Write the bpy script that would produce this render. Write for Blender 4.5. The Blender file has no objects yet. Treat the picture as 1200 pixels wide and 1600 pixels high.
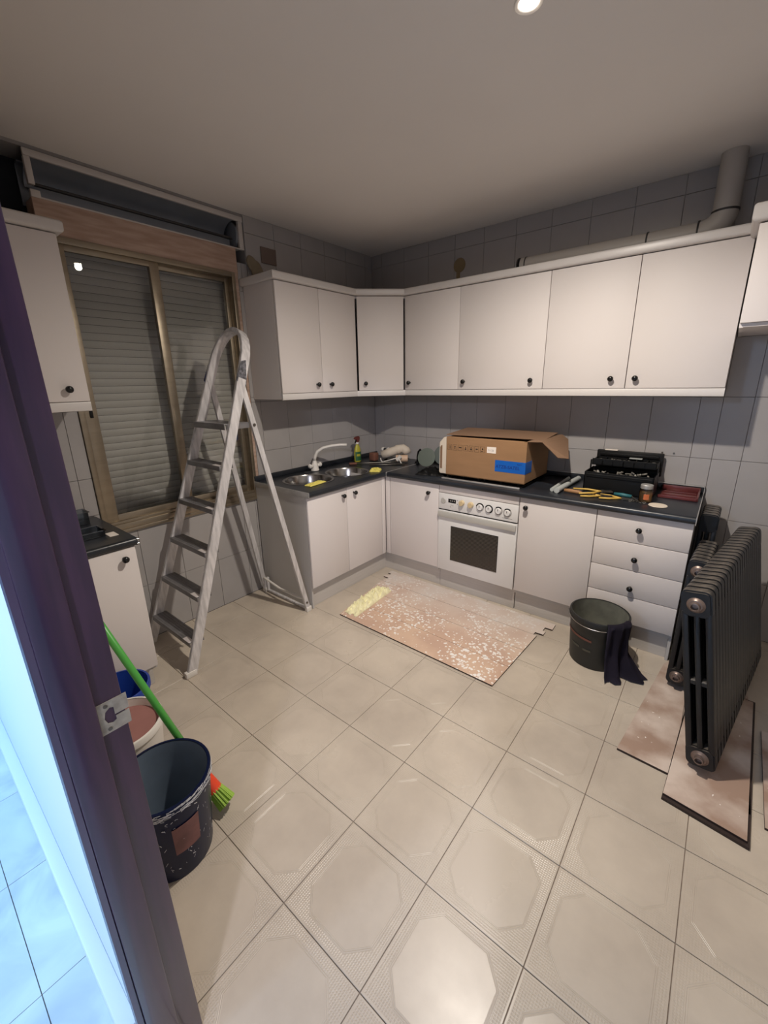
import bpy, bmesh, math, random
from mathutils import Vector, Matrix, noise
PI = math.pi
random.seed(7)
S = bpy.context.scene
COL = S.collection

# ------------------------------------------------------------------ camera
cd = bpy.data.cameras.new('camera')
cam = bpy.data.objects.new('camera', cd)
COL.objects.link(cam)
RT = Vector((0.775643, 0.630891, -0.01883)); UP = Vector((-0.161524, 0.227247, 0.960348)); FW = Vector((-0.610154, 0.741846, -0.278166))
cam.matrix_world = Matrix(((RT.x, UP.x, -FW.x, 2.64812), (RT.y, UP.y, -FW.y, -3.14699), (RT.z, UP.z, -FW.z, 1.55111), (0, 0, 0, 1)))
cd.sensor_width = 36; cd.sensor_fit = 'AUTO'; cd.lens = 649.1875 / 1600 * 36
cd.shift_x = 3.887 / 1600; cd.shift_y = -13.363 / 1600
cd.clip_start = 0.01
S.camera = cam

# ------------------------------------------------------------------ world, lights, exposure
w = bpy.data.worlds.new('world'); S.world = w; w.use_nodes = True
w.node_tree.nodes['Background'].inputs[0].default_value = (0.02, 0.025, 0.035, 1)
w.node_tree.nodes['Background'].inputs[1].default_value = 0.3
S.view_settings.view_transform = 'Standard'; S.view_settings.look = 'None'
S.view_settings.exposure = 0.0; S.view_settings.gamma = 1; S.view_settings.use_curve_mapping = False

def light(name, kind, loc, energy, color, **kw):
    l = bpy.data.lights.new(name, kind); l.energy = energy; l.color = color
    aim = kw.pop('aim', None)
    for k, v in kw.items(): setattr(l, k, v)
    o = bpy.data.objects.new(name, l); COL.objects.link(o); o.location = loc
    if aim: o.rotation_euler = (Vector(aim) - Vector(loc)).to_track_quat('-Z', 'Y').to_euler()
    return o
SPOT = Vector((2.0, -1.63, 2.6))
# halogen downlight in the kitchen ceiling
light('downlight_lamp', 'SPOT', (SPOT.x, SPOT.y, 2.592), 185, (1.0, 0.91, 0.80), spot_size=math.radians(162), spot_blend=1.0, shadow_soft_size=0.028, aim=(1.92, -1.35, 0))
# daylight at the left end of the hall, and a ceiling lamp at its right end
light('hall_window_glow', 'AREA', (1.45, -5.2, 2.12), 20, (0.50, 0.68, 1.0), shape='DISK', size=0.3, aim=(2.4, -0.3, 1.3))
light('hall_daylight', 'AREA', (0.2, -4.35, 1.9), 52, (0.25, 0.60, 1.0), shape='RECTANGLE', size=0.9, size_y=1.4, aim=(1.1, -3.2, 0.0))
light('hall_ceiling_lamp', 'AREA', (3.6, -4.95, 2.45), 42, (0.84, 0.85, 1.0), shape='DISK', size=0.22, aim=(2.6, -3.6, 0.6))

# ------------------------------------------------------------------ materials
def lin(c):
    c = c / 255.0
    return c / 12.92 if c <= 0.04045 else ((c + 0.055) / 1.055) ** 2.4
def rgb(r, g, b): return (lin(r), lin(g), lin(b), 1)
def mat(name, col, rough=0.5, metal=0.0, spec=0.5, noise_amt=0.0, noise_scale=8, col2=None, bump=0.0, bump_scale=60, coat=0, stretch=None, rough_var=0.0, coords='Object', trans=0, sub=0):
    m = bpy.data.materials.new(name); m.use_nodes = True
    nt = m.node_tree; b = nt.nodes['Principled BSDF']
    b.inputs['Base Color'].default_value = col; b.inputs['Roughness'].default_value = rough
    b.inputs['Metallic'].default_value = metal; b.inputs['Specular IOR Level'].default_value = spec
    b.inputs['Coat Weight'].default_value = coat
    b.inputs['Transmission Weight'].default_value = trans
    tc = nt.nodes.new('ShaderNodeTexCoord'); mp = nt.nodes.new('ShaderNodeMapping')
    nt.links.new(tc.outputs[coords], mp.inputs[0])
    if stretch: mp.inputs['Scale'].default_value = stretch
    if noise_amt > 0:
        n = nt.nodes.new('ShaderNodeTexNoise'); n.inputs['Scale'].default_value = noise_scale; n.inputs['Detail'].default_value = 6
        nt.links.new(mp.outputs[0], n.inputs['Vector'])
        r = nt.nodes.new('ShaderNodeValToRGB'); r.color_ramp.elements[0].position = 0.35; r.color_ramp.elements[1].position = 0.65
        c2 = col2 or tuple(min(1, x * (1 - noise_amt)) for x in col[:3]) + (1,)
        r.color_ramp.elements[0].color = c2; r.color_ramp.elements[1].color = col
        nt.links.new(n.outputs['Fac'], r.inputs[0]); nt.links.new(r.outputs[0], b.inputs['Base Color'])
        if rough_var:
            mr = nt.nodes.new('ShaderNodeMapRange'); mr.inputs[3].default_value = rough - rough_var; mr.inputs[4].default_value = rough + rough_var
            nt.links.new(n.outputs['Fac'], mr.inputs[0]); nt.links.new(mr.outputs[0], b.inputs['Roughness'])
    if bump > 0:
        n2 = nt.nodes.new('ShaderNodeTexNoise'); n2.inputs['Scale'].default_value = bump_scale; n2.inputs['Detail'].default_value = 3
        nt.links.new(mp.outputs[0], n2.inputs['Vector'])
        bp = nt.nodes.new('ShaderNodeBump'); bp.inputs['Strength'].default_value = bump; bp.inputs['Distance'].default_value = 0.004
        nt.links.new(n2.outputs['Fac'], bp.inputs['Height']); nt.links.new(bp.outputs[0], b.inputs['Normal'])
    return m
M = {}
M['paint'] = mat('wall_paint', rgb(196, 190, 186), 0.9, noise_amt=0.05, noise_scale=3)
M['ceil'] = mat('ceiling_paint', rgb(230, 225, 220), 0.95, noise_amt=0.03, noise_scale=2, coords='Object')
M['grout'] = mat('wall_grout', rgb(146, 142, 141), 0.9)
M['wtile'] = mat('wall_tile_glaze', rgb(166, 162, 161), 0.36, noise_amt=0.05, noise_scale=5, bump=0.05, bump_scale=9, coords='Object')
M['fgrout'] = mat('floor_grout', rgb(146, 132, 120), 0.9, noise_amt=0.3, noise_scale=20)
M['cab'] = mat('white_laminate', rgb(214, 207, 204), 0.55, spec=0.35, bump=0.05, bump_scale=250)
M['cabedge'] = mat('laminate_edge', rgb(206, 201, 198), 0.35)
M['carc'] = mat('carcass_board', rgb(190, 186, 182), 0.6)
M['plinth'] = mat('grey_plinth', rgb(196, 190, 184), 0.4, metal=0.05, noise_amt=0.08, noise_scale=30, stretch=(0.2, 0.2, 6))
M['knob'] = mat('black_knob', rgb(16, 15, 16), 0.22)
M['top'] = mat('black_worktop', rgb(36, 40, 47), 0.32, noise_amt=0.35, noise_scale=5, col2=rgb(26, 29, 34), bump=0.03, rough_var=0.12)
M['alu'] = mat('brushed_aluminium', rgb(200, 198, 196), 0.42, metal=0.6, noise_amt=0.2, noise_scale=12, stretch=(1, 1, 3), bump=0.05)
M['ladder'] = mat('ladder_aluminium', rgb(226, 223, 224), 0.45, metal=0.3, noise_amt=0.3, noise_scale=9, stretch=(6, 6, 1), bump=0.08, bump_scale=30)
M['step'] = mat('ladder_step_metal', rgb(150, 148, 150), 0.42, metal=0.7, noise_amt=0.2, noise_scale=14, bump=0.05)
M['steel'] = mat('stainless_steel', rgb(170, 168, 166), 0.22, metal=1.0, noise_amt=0.1, noise_scale=20)
M['bronze'] = mat('anodised_window_metal', rgb(156, 144, 126), 0.36, metal=0.8, noise_amt=0.12, noise_scale=4, stretch=(1, 1, 8))
M['wood'] = mat('raw_wood', rgb(186, 160, 144), 0.75, noise_amt=0.25, noise_scale=6, col2=rgb(164, 136, 120), stretch=(8, 1, 8), bump=0.1, bump_scale=20)
M['dark'] = mat('shaded_void', rgb(38, 40, 48), 0.9)
M['boxmetal'] = mat('shutter_box_metal', rgb(150, 156, 166), 0.45, metal=0.5, noise_amt=0.15, noise_scale=5)
M['boxlight'] = mat('shutter_box_trim', rgb(196, 190, 186), 0.5, metal=0.2)
M['slat'] = mat('shutter_slat_plastic', rgb(214, 206, 196), 0.5)
M['whiteplastic'] = mat('white_plastic', rgb(222, 217, 210), 0.35)
M['blackplastic'] = mat('black_plastic', rgb(11, 11, 12), 0.5, spec=0.3, noise_amt=0.2, noise_scale=12)
M['rubber'] = mat('grey_rubber', rgb(120, 118, 116), 0.8)
M['card'] = mat('cardboard', rgb(152, 116, 82), 0.85, noise_amt=0.1, noise_scale=5, bump=0.06, bump_scale=90, stretch=(1, 1, 4))
M['cardin'] = mat('cardboard_inside', rgb(126, 98, 76), 0.9)
M['foam'] = mat('pale_foam', rgb(208, 196, 180), 0.8, bump=0.1, bump_scale=120)
M['print'] = mat('black_print', rgb(48, 34, 26), 0.8)
M['tape'] = mat('blue_tape', rgb(14, 92, 182), 0.35)
M['tapeink'] = mat('dark_blue_ink', rgb(8, 30, 110), 0.6)
M['paper'] = mat('white_paper', rgb(232, 222, 212), 0.7)
M['yellow'] = mat('yellow_cloth', rgb(222, 208, 104), 0.85, noise_amt=0.15, noise_scale=25, bump=0.5, bump_scale=160)
M['lemon'] = mat('pale_yellow_cloth', rgb(246, 240, 196), 0.9, noise_amt=0.12, noise_scale=25, bump=0.6, bump_scale=140)
M['greencloth'] = mat('green_plastic', rgb(74, 158, 66), 0.35)
M['bristle'] = mat('lime_bristle', rgb(150, 186, 62), 0.6)
M['red'] = mat('orange_red_plastic', rgb(232, 74, 40), 0.4)
M['blue'] = mat('blue_plastic', rgb(30, 62, 150), 0.35)
M['navy'] = mat('dark_bucket_plastic', rgb(9, 20, 52), 0.35, spec=0.25)
M['navyin'] = mat('lit_bucket_inside', rgb(104, 118, 134), 0.45, noise_amt=0.25, noise_scale=6)  # paler than the body: light reaching the inner wall is in the colour
M['white_paint'] = mat('dried_white_paint', rgb(205, 205, 208), 0.6)
M['pinkpaste'] = mat('pink_plaster', rgb(150, 104, 98), 0.85, noise_amt=0.1, noise_scale=10)
M['bucketblack'] = mat('black_rubber_bucket', rgb(34, 35, 34), 0.5, noise_amt=0.3, noise_scale=10)
M['bucketin'] = mat('dusty_bucket_inside', rgb(122, 122, 110), 0.85, noise_amt=0.45, noise_scale=9)
M['rag'] = mat('dark_purple_rag', rgb(46, 40, 58), 0.9, noise_amt=0.25, noise_scale=12, bump=0.3)
M['iron'] = mat('radiator_iron', rgb(36, 37, 40), 0.42, metal=0.3, noise_amt=0.35, noise_scale=12, bump=0.15, bump_scale=60)
def dust(m, col):
    nt = m.node_tree; b = nt.nodes['Principled BSDF']; L = nt.links.new
    src = b.inputs['Base Color'].links[0].from_socket
    tc = nt.nodes.new('ShaderNodeTexCoord'); sp = nt.nodes.new('ShaderNodeSeparateXYZ'); L(tc.outputs['Normal'], sp.inputs[0])
    mr = nt.nodes.new('ShaderNodeMapRange'); mr.inputs[1].default_value = .55; mr.inputs[2].default_value = .95; L(sp.outputs[2], mr.inputs[0])
    n = nt.nodes.new('ShaderNodeTexNoise'); n.inputs['Scale'].default_value = 25; n.inputs['Detail'].default_value = 6; L(tc.outputs['Object'], n.inputs['Vector'])
    mm = nt.nodes.new('ShaderNodeMath'); mm.operation = 'MULTIPLY'; L(mr.outputs[0], mm.inputs[0]); mr2 = nt.nodes.new('ShaderNodeMapRange'); mr2.inputs[1].default_value = .3; mr2.inputs[2].default_value = .6; L(n.outputs['Fac'], mr2.inputs[0]); L(mr2.outputs[0], mm.inputs[1])
    mx = nt.nodes.new('ShaderNodeMix'); mx.data_type = 'RGBA'; L(mm.outputs[0], mx.inputs[0]); L(src, mx.inputs[6]); mx.inputs[7].default_value = col; L(mx.outputs[2], b.inputs['Base Color'])
dust(M['iron'], rgb(112, 104, 95))
M['nickel'] = mat('plug_metal', rgb(128, 112, 104), 0.4, metal=0.6)
M['mahog'] = mat('flare_tinted_mahogany', rgb(62, 40, 62), 0.32, noise_amt=0.22, noise_scale=5, col2=rgb(46, 30, 52), stretch=(10, 10, 0.8), coat=0.3)  # purple of the lens flare is mixed into the wood colour
M['lamback'] = mat('laminate_back', rgb(196, 158, 134), 0.75)
M['lamedge'] = mat('dark_laminate_edge', rgb(48, 34, 30), 0.6)
M['pvc'] = mat('duct_pvc', rgb(176, 170, 164), 0.45)
M['ringrub'] = mat('dark_seal', rgb(46, 44, 44), 0.6)
M['terra'] = mat('brown_clay', rgb(120, 78, 62), 0.85, noise_amt=0.2)
M['greygreen'] = mat('grey_green_enamel', rgb(96, 104, 96), 0.5)
M['tubegrey'] = mat('grey_foam_tube', rgb(176, 180, 178), 0.6)
M['teal'] = mat('teal_grip', rgb(44, 104, 112), 0.5)
M['tan'] = mat('tan_wood_handle', rgb(160, 118, 80), 0.6, noise_amt=0.15, noise_scale=20)
M['tool'] = mat('tool_steel', rgb(110, 106, 100), 0.4, metal=0.8)
M['toolyellow'] = mat('yellow_grip', rgb(206, 170, 84), 0.45)
M['amber'] = mat('orange_jar_content', rgb(206, 158, 100), 0.5, noise_amt=0.2, noise_scale=20)
M['burgundy'] = mat('dark_red_plastic', rgb(104, 50, 50), 0.3, noise_amt=0.25, noise_scale=12)
M['ovenwhite'] = mat('oven_enamel', rgb(222, 220, 218), 0.2)
M['ovengrey'] = mat('oven_pale_grey', rgb(192, 190, 184), 0.3, metal=0.2)
M['beige'] = mat('beige_knob', rgb(206, 186, 148), 0.4)
M['display'] = mat('black_display', rgb(14, 14, 16), 0.15)
M['greyprint'] = mat('grey_print', rgb(150, 146, 142), 0.6)
M['foampatch'] = mat('expanding_foam', rgb(138, 126, 106), 0.9, bump=0.6, bump_scale=50, noise_amt=0.15)
M['brownbox'] = mat('brown_cover', rgb(112, 96, 88), 0.7)
M['ochre'] = mat('ochre_plaster', rgb(140, 122, 92), 0.9, noise_amt=0.15)
M['hallwall'] = mat('hall_wall_paint', rgb(214, 218, 224), 0.8)
M['skirt'] = mat('hall_skirting', rgb(214, 220, 226), 0.35)
M['ovenglass'] = mat('oven_mesh_glass', rgb(40, 38, 38), 0.25)
M['hob'] = mat('black_hob', rgb(18, 18, 20), 0.25)
M['spraygreen'] = mat('green_label', rgb(46, 96, 60), 0.5)
M['sprayyellow'] = mat('yellow_bottle', rgb(176, 170, 60), 0.35)

def emission(name, col, st):
    m = bpy.data.materials.new(name); m.use_nodes = True; b = m.node_tree.nodes['Principled BSDF']
    b.inputs['Emission Color'].default_value = col; b.inputs['Emission Strength'].default_value = st; return m
M['bulb'] = emission('lit_bulb', (1, 0.9, 0.78, 1), 60)

def glass(name, tint=(1, 1, 1, 1), fres=1.5, rough=0.0):
    m = bpy.data.materials.new(name); m.use_nodes = True; nt = m.node_tree; nt.nodes.remove(nt.nodes['Principled BSDF'])
    out = nt.nodes['Material Output']; t = nt.nodes.new('ShaderNodeBsdfTransparent'); t.inputs[0].default_value = tint
    g = nt.nodes.new('ShaderNodeBsdfGlossy'); g.inputs['Roughness'].default_value = rough
    f = nt.nodes.new('ShaderNodeFresnel'); f.inputs[0].default_value = fres; mx = nt.nodes.new('ShaderNodeMixShader')
    nt.links.new(f.outputs[0], mx.inputs[0]); nt.links.new(t.outputs[0], mx.inputs[1]); nt.links.new(g.outputs[0], mx.inputs[2]); nt.links.new(mx.outputs[0], out.inputs[0])
    return m
M['glass'] = glass('window_glass', (0.87, 0.88, 0.88, 1), 1.55, 0.01)
M['clear'] = glass('clear_plastic', (0.72, 0.76, 0.80, 1), 1.6, 0.05)

# floor tile: glossy ceramic with a pressed border (hatching outside a plain octagon), tile-local coordinates
def floor_tile_mat():
    m = bpy.data.materials.new('floor_tile_ceramic'); m.use_nodes = True; nt = m.node_tree; b = nt.nodes['Principled BSDF']; L = nt.links.new
    tc = nt.nodes.new('ShaderNodeTexCoord'); sp = nt.nodes.new('ShaderNodeSeparateXYZ'); L(tc.outputs['Object'], sp.inputs[0])
    def mt(op, a, bb=None, **k):
        n = nt.nodes.new('ShaderNodeMath'); n.operation = op
        for i, v in enumerate((a, bb)):
            if v is None: continue
            if isinstance(v, (int, float)): n.inputs[i].default_value = v
            else: L(v, n.inputs[i])
        return n.outputs[0]
    X, Y = sp.outputs[0], sp.outputs[1]
    ax, ay = mt('ABSOLUTE', X), mt('ABSOLUTE', Y)
    d1 = mt('SUBTRACT', mt('MAXIMUM', ax, ay), 0.121)
    d2 = mt('SUBTRACT', mt('MULTIPLY', mt('ADD', ax, ay), 0.7071), 0.134)
    d = mt('MAXIMUM', d1, d2)                      # distance outside the octagon
    mask = mt('GREATER_THAN', d, 0.010)
    mask2 = mt('MULTIPLY', mask, mt('LESS_THAN', mt('MAXIMUM', ax, ay), 0.153))
    hx = mt('SINE', mt('MULTIPLY', X, 900)); hy = mt('SINE', mt('MULTIPLY', Y, 900))
    hatch = mt('MULTIPLY', mt('MAXIMUM', hx, hy), mask2)
    ridge = mt('SINE', mt('MULTIPLY', mt('MINIMUM', mt('MAXIMUM', d, 0.0), 0.0095), 1323))
    h = mt('ADD', mt('MULTIPLY', hatch, 0.55), mt('MULTIPLY', ridge, 0.6))
    bp = nt.nodes.new('ShaderNodeBump'); bp.inputs['Strength'].default_value = 0.55; bp.inputs['Distance'].default_value = 0.0012
    L(h, bp.inputs['Height']); L(bp.outputs[0], b.inputs['Normal'])
    wn = nt.nodes.new('ShaderNodeTexNoise'); wn.inputs['Scale'].default_value = 1.7; wn.inputs['Detail'].default_value = 9; wn.inputs['Roughness'].default_value = 0.62
    geo = nt.nodes.new('ShaderNodeNewGeometry'); L(geo.outputs['Position'], wn.inputs['Vector'])
    r = nt.nodes.new('ShaderNodeValToRGB'); r.color_ramp.elements[0].position = 0.36; r.color_ramp.elements[1].position = 0.62
    r.color_ramp.elements[0].color = rgb(178, 166, 152); r.color_ramp.elements[1].color = rgb(200, 188, 172)
    L(wn.outputs['Fac'], r.inputs[0]); L(r.outputs[0], b.inputs['Base Color'])
    mr = nt.nodes.new('ShaderNodeMapRange'); mr.inputs[1].default_value = 0.3; mr.inputs[2].default_value = 0.7; mr.inputs[3].default_value = 0.38; mr.inputs[4].default_value = 0.24
    L(wn.outputs['Fac'], mr.inputs[0]); L(mr.outputs[0], b.inputs['Roughness'])
    b.inputs['Specular IOR Level'].default_value = 0.45
    return m
M['ftile'] = floor_tile_mat()

def splat_mat(name, base, base2, thr, scale, coords='Object', dusty=0.0):
    m = bpy.data.materials.new(name); m.use_nodes = True; nt = m.node_tree; b = nt.nodes['Principled BSDF']; L = nt.links.new
    geo = nt.nodes.new('ShaderNodeNewGeometry')
    n = nt.nodes.new('ShaderNodeTexNoise'); n.inputs['Scale'].default_value = 5; n.inputs['Detail'].default_value = 8; L(geo.outputs['Position'], n.inputs['Vector'])
    r = nt.nodes.new('ShaderNodeValToRGB'); r.color_ramp.elements[0].position = 0.38; r.color_ramp.elements[1].position = 0.62
    r.color_ramp.elements[0].color = base2; r.color_ramp.elements[1].color = base; L(n.outputs['Fac'], r.inputs[0])
    v = nt.nodes.new('ShaderNodeTexVoronoi'); v.inputs['Scale'].default_value = scale; v.inputs['Randomness'].default_value = 1
    wv = nt.nodes.new('ShaderNodeTexNoise'); wv.inputs['Scale'].default_value = 30; L(geo.outputs['Position'], wv.inputs['Vector'])
    va = nt.nodes.new('ShaderNodeVectorMath'); va.operation = 'SCALE'; va.inputs['Scale'].default_value = 0.03; L(wv.outputs['Color'], va.inputs[0])
    vb = nt.nodes.new('ShaderNodeVectorMath'); vb.operation = 'ADD'; L(va.outputs[0], vb.inputs[0]); L(geo.outputs['Position'], vb.inputs[1]); L(vb.outputs[0], v.inputs['Vector'])
    # drop size varies by cell colour and by a broad density gradient
    sc = nt.nodes.new('ShaderNodeSeparateColor'); L(v.outputs['Color'], sc.inputs[0])
    n3 = nt.nodes.new('ShaderNodeTexNoise'); n3.inputs['Scale'].default_value = 3.2; L(geo.outputs['Position'], n3.inputs['Vector'])
    m1 = nt.nodes.new('ShaderNodeMath'); m1.operation = 'MULTIPLY'; pw = nt.nodes.new('ShaderNodeMath'); pw.operation = 'POWER'; L(sc.outputs[0], pw.inputs[0]); pw.inputs[1].default_value = 1.9
    rg = nt.nodes.new('ShaderNodeMapRange'); rg.inputs[1].default_value = .3; rg.inputs[2].default_value = .6; rg.inputs[3].default_value = .25; rg.inputs[4].default_value = 1; L(n3.outputs['Fac'], rg.inputs[0]); L(pw.outputs[0], m1.inputs[0]); L(rg.outputs[0], m1.inputs[1])
    m2 = nt.nodes.new('ShaderNodeMath'); m2.operation = 'MULTIPLY'; L(m1.outputs[0], m2.inputs[0]); m2.inputs[1].default_value = thr
    m3 = nt.nodes.new('ShaderNodeMath'); m3.operation = 'LESS_THAN'; L(v.outputs['Distance'], m3.inputs[0]); L(m2.outputs[0], m3.inputs[1])
    mx = nt.nodes.new('ShaderNodeMix'); mx.data_type = 'RGBA'; L(m3.outputs[0], mx.inputs[0]); L(r.outputs[0], mx.inputs[6]); mx.inputs[7].default_value = rgb(238, 232, 226)
    last = mx.outputs[2]
    if dusty:
        sp = nt.nodes.new('ShaderNodeSeparateXYZ'); L(geo.outputs['Position'], sp.inputs[0])
        mm = nt.nodes.new('ShaderNodeMapRange'); mm.inputs[1].default_value = -1.15; mm.inputs[2].default_value = -0.62; mm.inputs[3].default_value = 0; mm.inputs[4].default_value = dusty
        L(sp.outputs[1], mm.inputs[0]); mx2 = nt.nodes.new('ShaderNodeMix'); mx2.data_type = 'RGBA'
        nn = nt.nodes.new('ShaderNodeMath'); nn.operation = 'MULTIPLY'; L(mm.outputs[0], nn.inputs[0]); L(n.outputs['Fac'], nn.inputs[1]); 
        L(nn.outputs[0], mx2.inputs[0]); L(last, mx2.inputs[6]); mx2.inputs[7].default_value = rgb(206, 198, 192); last = mx2.outputs[2]
    L(last, b.inputs['Base Color']); b.inputs['Roughness'].default_value = 0.6
    return m
M['splat'] = splat_mat('splattered_laminate_back', rgb(210, 180, 156), rgb(196, 164, 144), .82, 58, dusty=1.5)
M['lamtop'] = splat_mat('dusty_laminate_back', rgb(206, 190, 178), rgb(160, 134, 118), 0.14, 34)

def marble():
    m = mat('hall_marble', rgb(206, 214, 218), 0.22); nt = m.node_tree; b = nt.nodes['Principled BSDF']; L = nt.links.new
    geo = nt.nodes.new('ShaderNodeNewGeometry')
    n = nt.nodes.new('ShaderNodeTexNoise'); n.inputs['Scale'].default_value = 3.5; n.inputs['Detail'].default_value = 10; n.inputs['Distortion'].default_value = 1.4; L(geo.outputs['Position'], n.inputs['Vector'])
    r = nt.nodes.new('ShaderNodeValToRGB'); e = r.color_ramp.elements; e[0].position = 0.3; e[0].color = rgb(176, 186, 196); e[1].position = 0.7; e[1].color = rgb(214, 224, 224)
    L(n.outputs['Fac'], r.inputs[0]); L(r.outputs[0], b.inputs['Base Color']); return m
M['marble'] = marble()

# ------------------------------------------------------------------ helpers
class MB:
    """collects shapes in one bmesh, built as ONE mesh object"""
    def __init__(s): s.bm = bmesh.new(); s.mi = 0
    def _new(s, before):
        fs = [f for f in s.bm.faces if f not in before]
        for f in fs: f.material_index = s.mi
        return fs
    def box(s, x0, x1, y0, y1, z0, z1, bev=0.0, seg=2, M4=None):
        t = bmesh.new()
        mtx = Matrix.Translation(((x0 + x1) / 2, (y0 + y1) / 2, (z0 + z1) / 2)) @ Matrix.Diagonal((abs(x1 - x0), abs(y1 - y0), abs(z1 - z0), 1))
        bmesh.ops.create_cube(t, size=1, matrix=mtx)
        if bev > 0: bmesh.ops.bevel(t, geom=t.edges[:], offset=bev, segments=seg, affect='EDGES', profile=0.5)
        s.merge(t, M4); return s
    def merge(s, t, M4=None):
        if M4 is not None: bmesh.ops.transform(t, matrix=M4, verts=t.verts)
        bmesh.ops.recalc_face_normals(t, faces=t.faces)
        me = bpy.data.meshes.new('tmp')
        for f in t.faces: f.material_index = s.mi if f.material_index == 0 else f.material_index
        t.to_mesh(me); t.free(); s.bm.from_mesh(me); bpy.data.meshes.remove(me)
    def cyl(s, p0, p1, r0, r1=None, n=20, caps=True):
        r1 = r0 if r1 is None else r1
        p0, p1 = Vector(p0), Vector(p1); d = p1 - p0
        t = bmesh.new()
        bmesh.ops.create_cone(t, cap_ends=caps, cap_tris=False, segments=n, radius1=r0, radius2=r1, depth=d.length,
                              matrix=Matrix.Translation((p0 + p1) / 2) @ d.to_track_quat('Z', 'Y').to_matrix().to_4x4())
        s.merge(t); return s
    def ball(s, c, r, sc=(1, 1, 1), n=16):
        t = bmesh.new(); bmesh.ops.create_uvsphere(t, u_segments=n, v_segments=max(6, n // 2), radius=r, matrix=Matrix.Translation(c) @ Matrix.Diagonal((*sc, 1)))
        s.merge(t); return s
    def lathe(s, prof, c=(0, 0, 0), n=40, M4=None, closed=False):
        """prof: list of (r, z) from bottom to top"""
        t = bmesh.new(); rings = []
        for r, z in prof:
            if r < 1e-6: rings.append([t.verts.new((0, 0, z))])
            else: rings.append([t.verts.new((r * math.cos(2 * PI * i / n), r * math.sin(2 * PI * i / n), z)) for i in range(n)])
        for a, b in zip(rings, rings[1:]):
            for i in range(n):
                j = (i + 1) % n
                if len(a) == 1 and len(b) == 1: continue
                if len(a) == 1: t.faces.new((a[0], b[j], b[i]))
                elif len(b) == 1: t.faces.new((a[i], a[j], b[0]))
                else: t.faces.new((a[i], a[j], b[j], b[i]))
        mm = Matrix.Translation(c) @ (M4 or Matrix.Identity(4))
        s.merge(t, mm); return s
    def tube(s, pts, r, n=10, close=False, sx=1.0):
        pts = [Vector(p) for p in pts]; t = bmesh.new(); rings = []
        N = len(pts); prev = None
        for i, p in enumerate(pts):
            a = pts[(i - 1) % N] if (i > 0 or close) else p
            b = pts[(i + 1) % N] if (i < N - 1 or close) else p
            d = (b - a).normalized()
            if prev is None:
                u = d.orthogonal().normalized()
            else:
                u = (prev - d * prev.dot(d)).normalized()
            v = d.cross(u); prev = u
            rr = r[i] if isinstance(r, (list, tuple)) else r
            rings.append([t.verts.new(p + u * rr * math.cos(2 * PI * k / n) * sx + v * rr * math.sin(2 * PI * k / n)) for k in range(n)])
        prs = list(zip(rings, rings[1:])) + ([(rings[-1], rings[0])] if close else [])
        for a, b in prs:
            for k in range(n): t.faces.new((a[k], a[(k + 1) % n], b[(k + 1) % n], b[k]))
        if not close: t.faces.new(rings[0][::-1]); t.faces.new(rings[-1])
        s.merge(t); return s
    def prism(s, poly, z0, z1, axis='z', bev=0):
        """extrude 2D polygon; axis x: poly in (y,z); y: (x,z); z: (x,y)"""
        t = bmesh.new()
        def P(a, b, c): return {'z': (a, b, c), 'y': (a, c, b), 'x': (c, a, b)}[axis]
        f0 = [t.verts.new(P(a, b, z0)) for a, b in poly]; f1 = [t.verts.new(P(a, b, z1)) for a, b in poly]
        t.faces.new(f0); t.faces.new(f1[::-1])
        for i in range(len(poly)):
            j = (i + 1) % len(poly); t.faces.new((f0[i], f0[j], f1[j], f1[i]))
        bmesh.ops.recalc_face_normals(t, faces=t.faces)
        if bev: bmesh.ops.bevel(t, geom=t.edges[:], offset=bev, segments=2, affect='EDGES')
        s.merge(t); return s
    def quad(s, a, b, c, d, th=0.0, nrm=None):
        t = bmesh.new(); vs = [t.verts.new(p) for p in (a, b, c, d)]; f = t.faces.new(vs)
        if th:
            t.normal_update(); n = Vector(nrm) if nrm else f.normal.copy()
            r = bmesh.ops.extrude_face_region(t, geom=[f]); bmesh.ops.translate(t, verts=[v for v in r['geom'] if isinstance(v, bmesh.types.BMVert)], vec=n * th)
        s.merge(t); return s
    def obj(s, name, m, parent=None, smooth=False, at=None):
        me = bpy.data.meshes.new(name); s.bm.to_mesh(me); s.bm.free()
        for x in (m if isinstance(m, (list, tuple)) else [m]): me.materials.append(x)
        if smooth:
            for p in me.polygons: p.use_smooth = True
            if smooth != 'all':
                try: me.set_sharp_from_angle(angle=math.radians(35))
                except Exception: pass
        o = bpy.data.objects.new(name, me); COL.objects.link(o)
        if at is not None:
            at = Vector(at); me.transform(Matrix.Translation(-at)); o.location = at
        if parent is not None:
            o.parent = parent
            o.matrix_parent_inverse = Matrix.Identity(4)
            if at is None: o.location = (0, 0, 0)
            o.location = (Vector(at) if at is not None else Vector()) - wl(parent)
        return o
ORI = {}
def wl(o):
    """world translation of a parent (parents here carry translation only while being built)"""
    v = Vector(o.location); p = o.parent
    while p is not None: v = v + Vector(p.location); p = p.parent
    return v
def thing(name, label, cat, loc=(0, 0, 0), group=None):
    o = bpy.data.objects.new(name, None); COL.objects.link(o); o.location = loc; o.empty_display_size = 0.05
    o['label'] = label; o['category'] = cat
    if group: o['group'] = group
    return o
def tag(o, label, cat, group=None):
    o['label'] = label; o['category'] = cat
    if group: o['group'] = group
    return o
def struct(o): o['kind'] = 'structure'; return o
def one(name, mb, m, label, cat, group=None, at=None, smooth=True): return tag(mb.obj(name, m, smooth=smooth, at=at), label, cat, group)

# ================================================================== SETTING
H = 2.62; XR = 3.35; YF = -2.974; HALLY = -3.054
T = 0.3187; OX, OY = 2.4594, -2.0235
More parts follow.
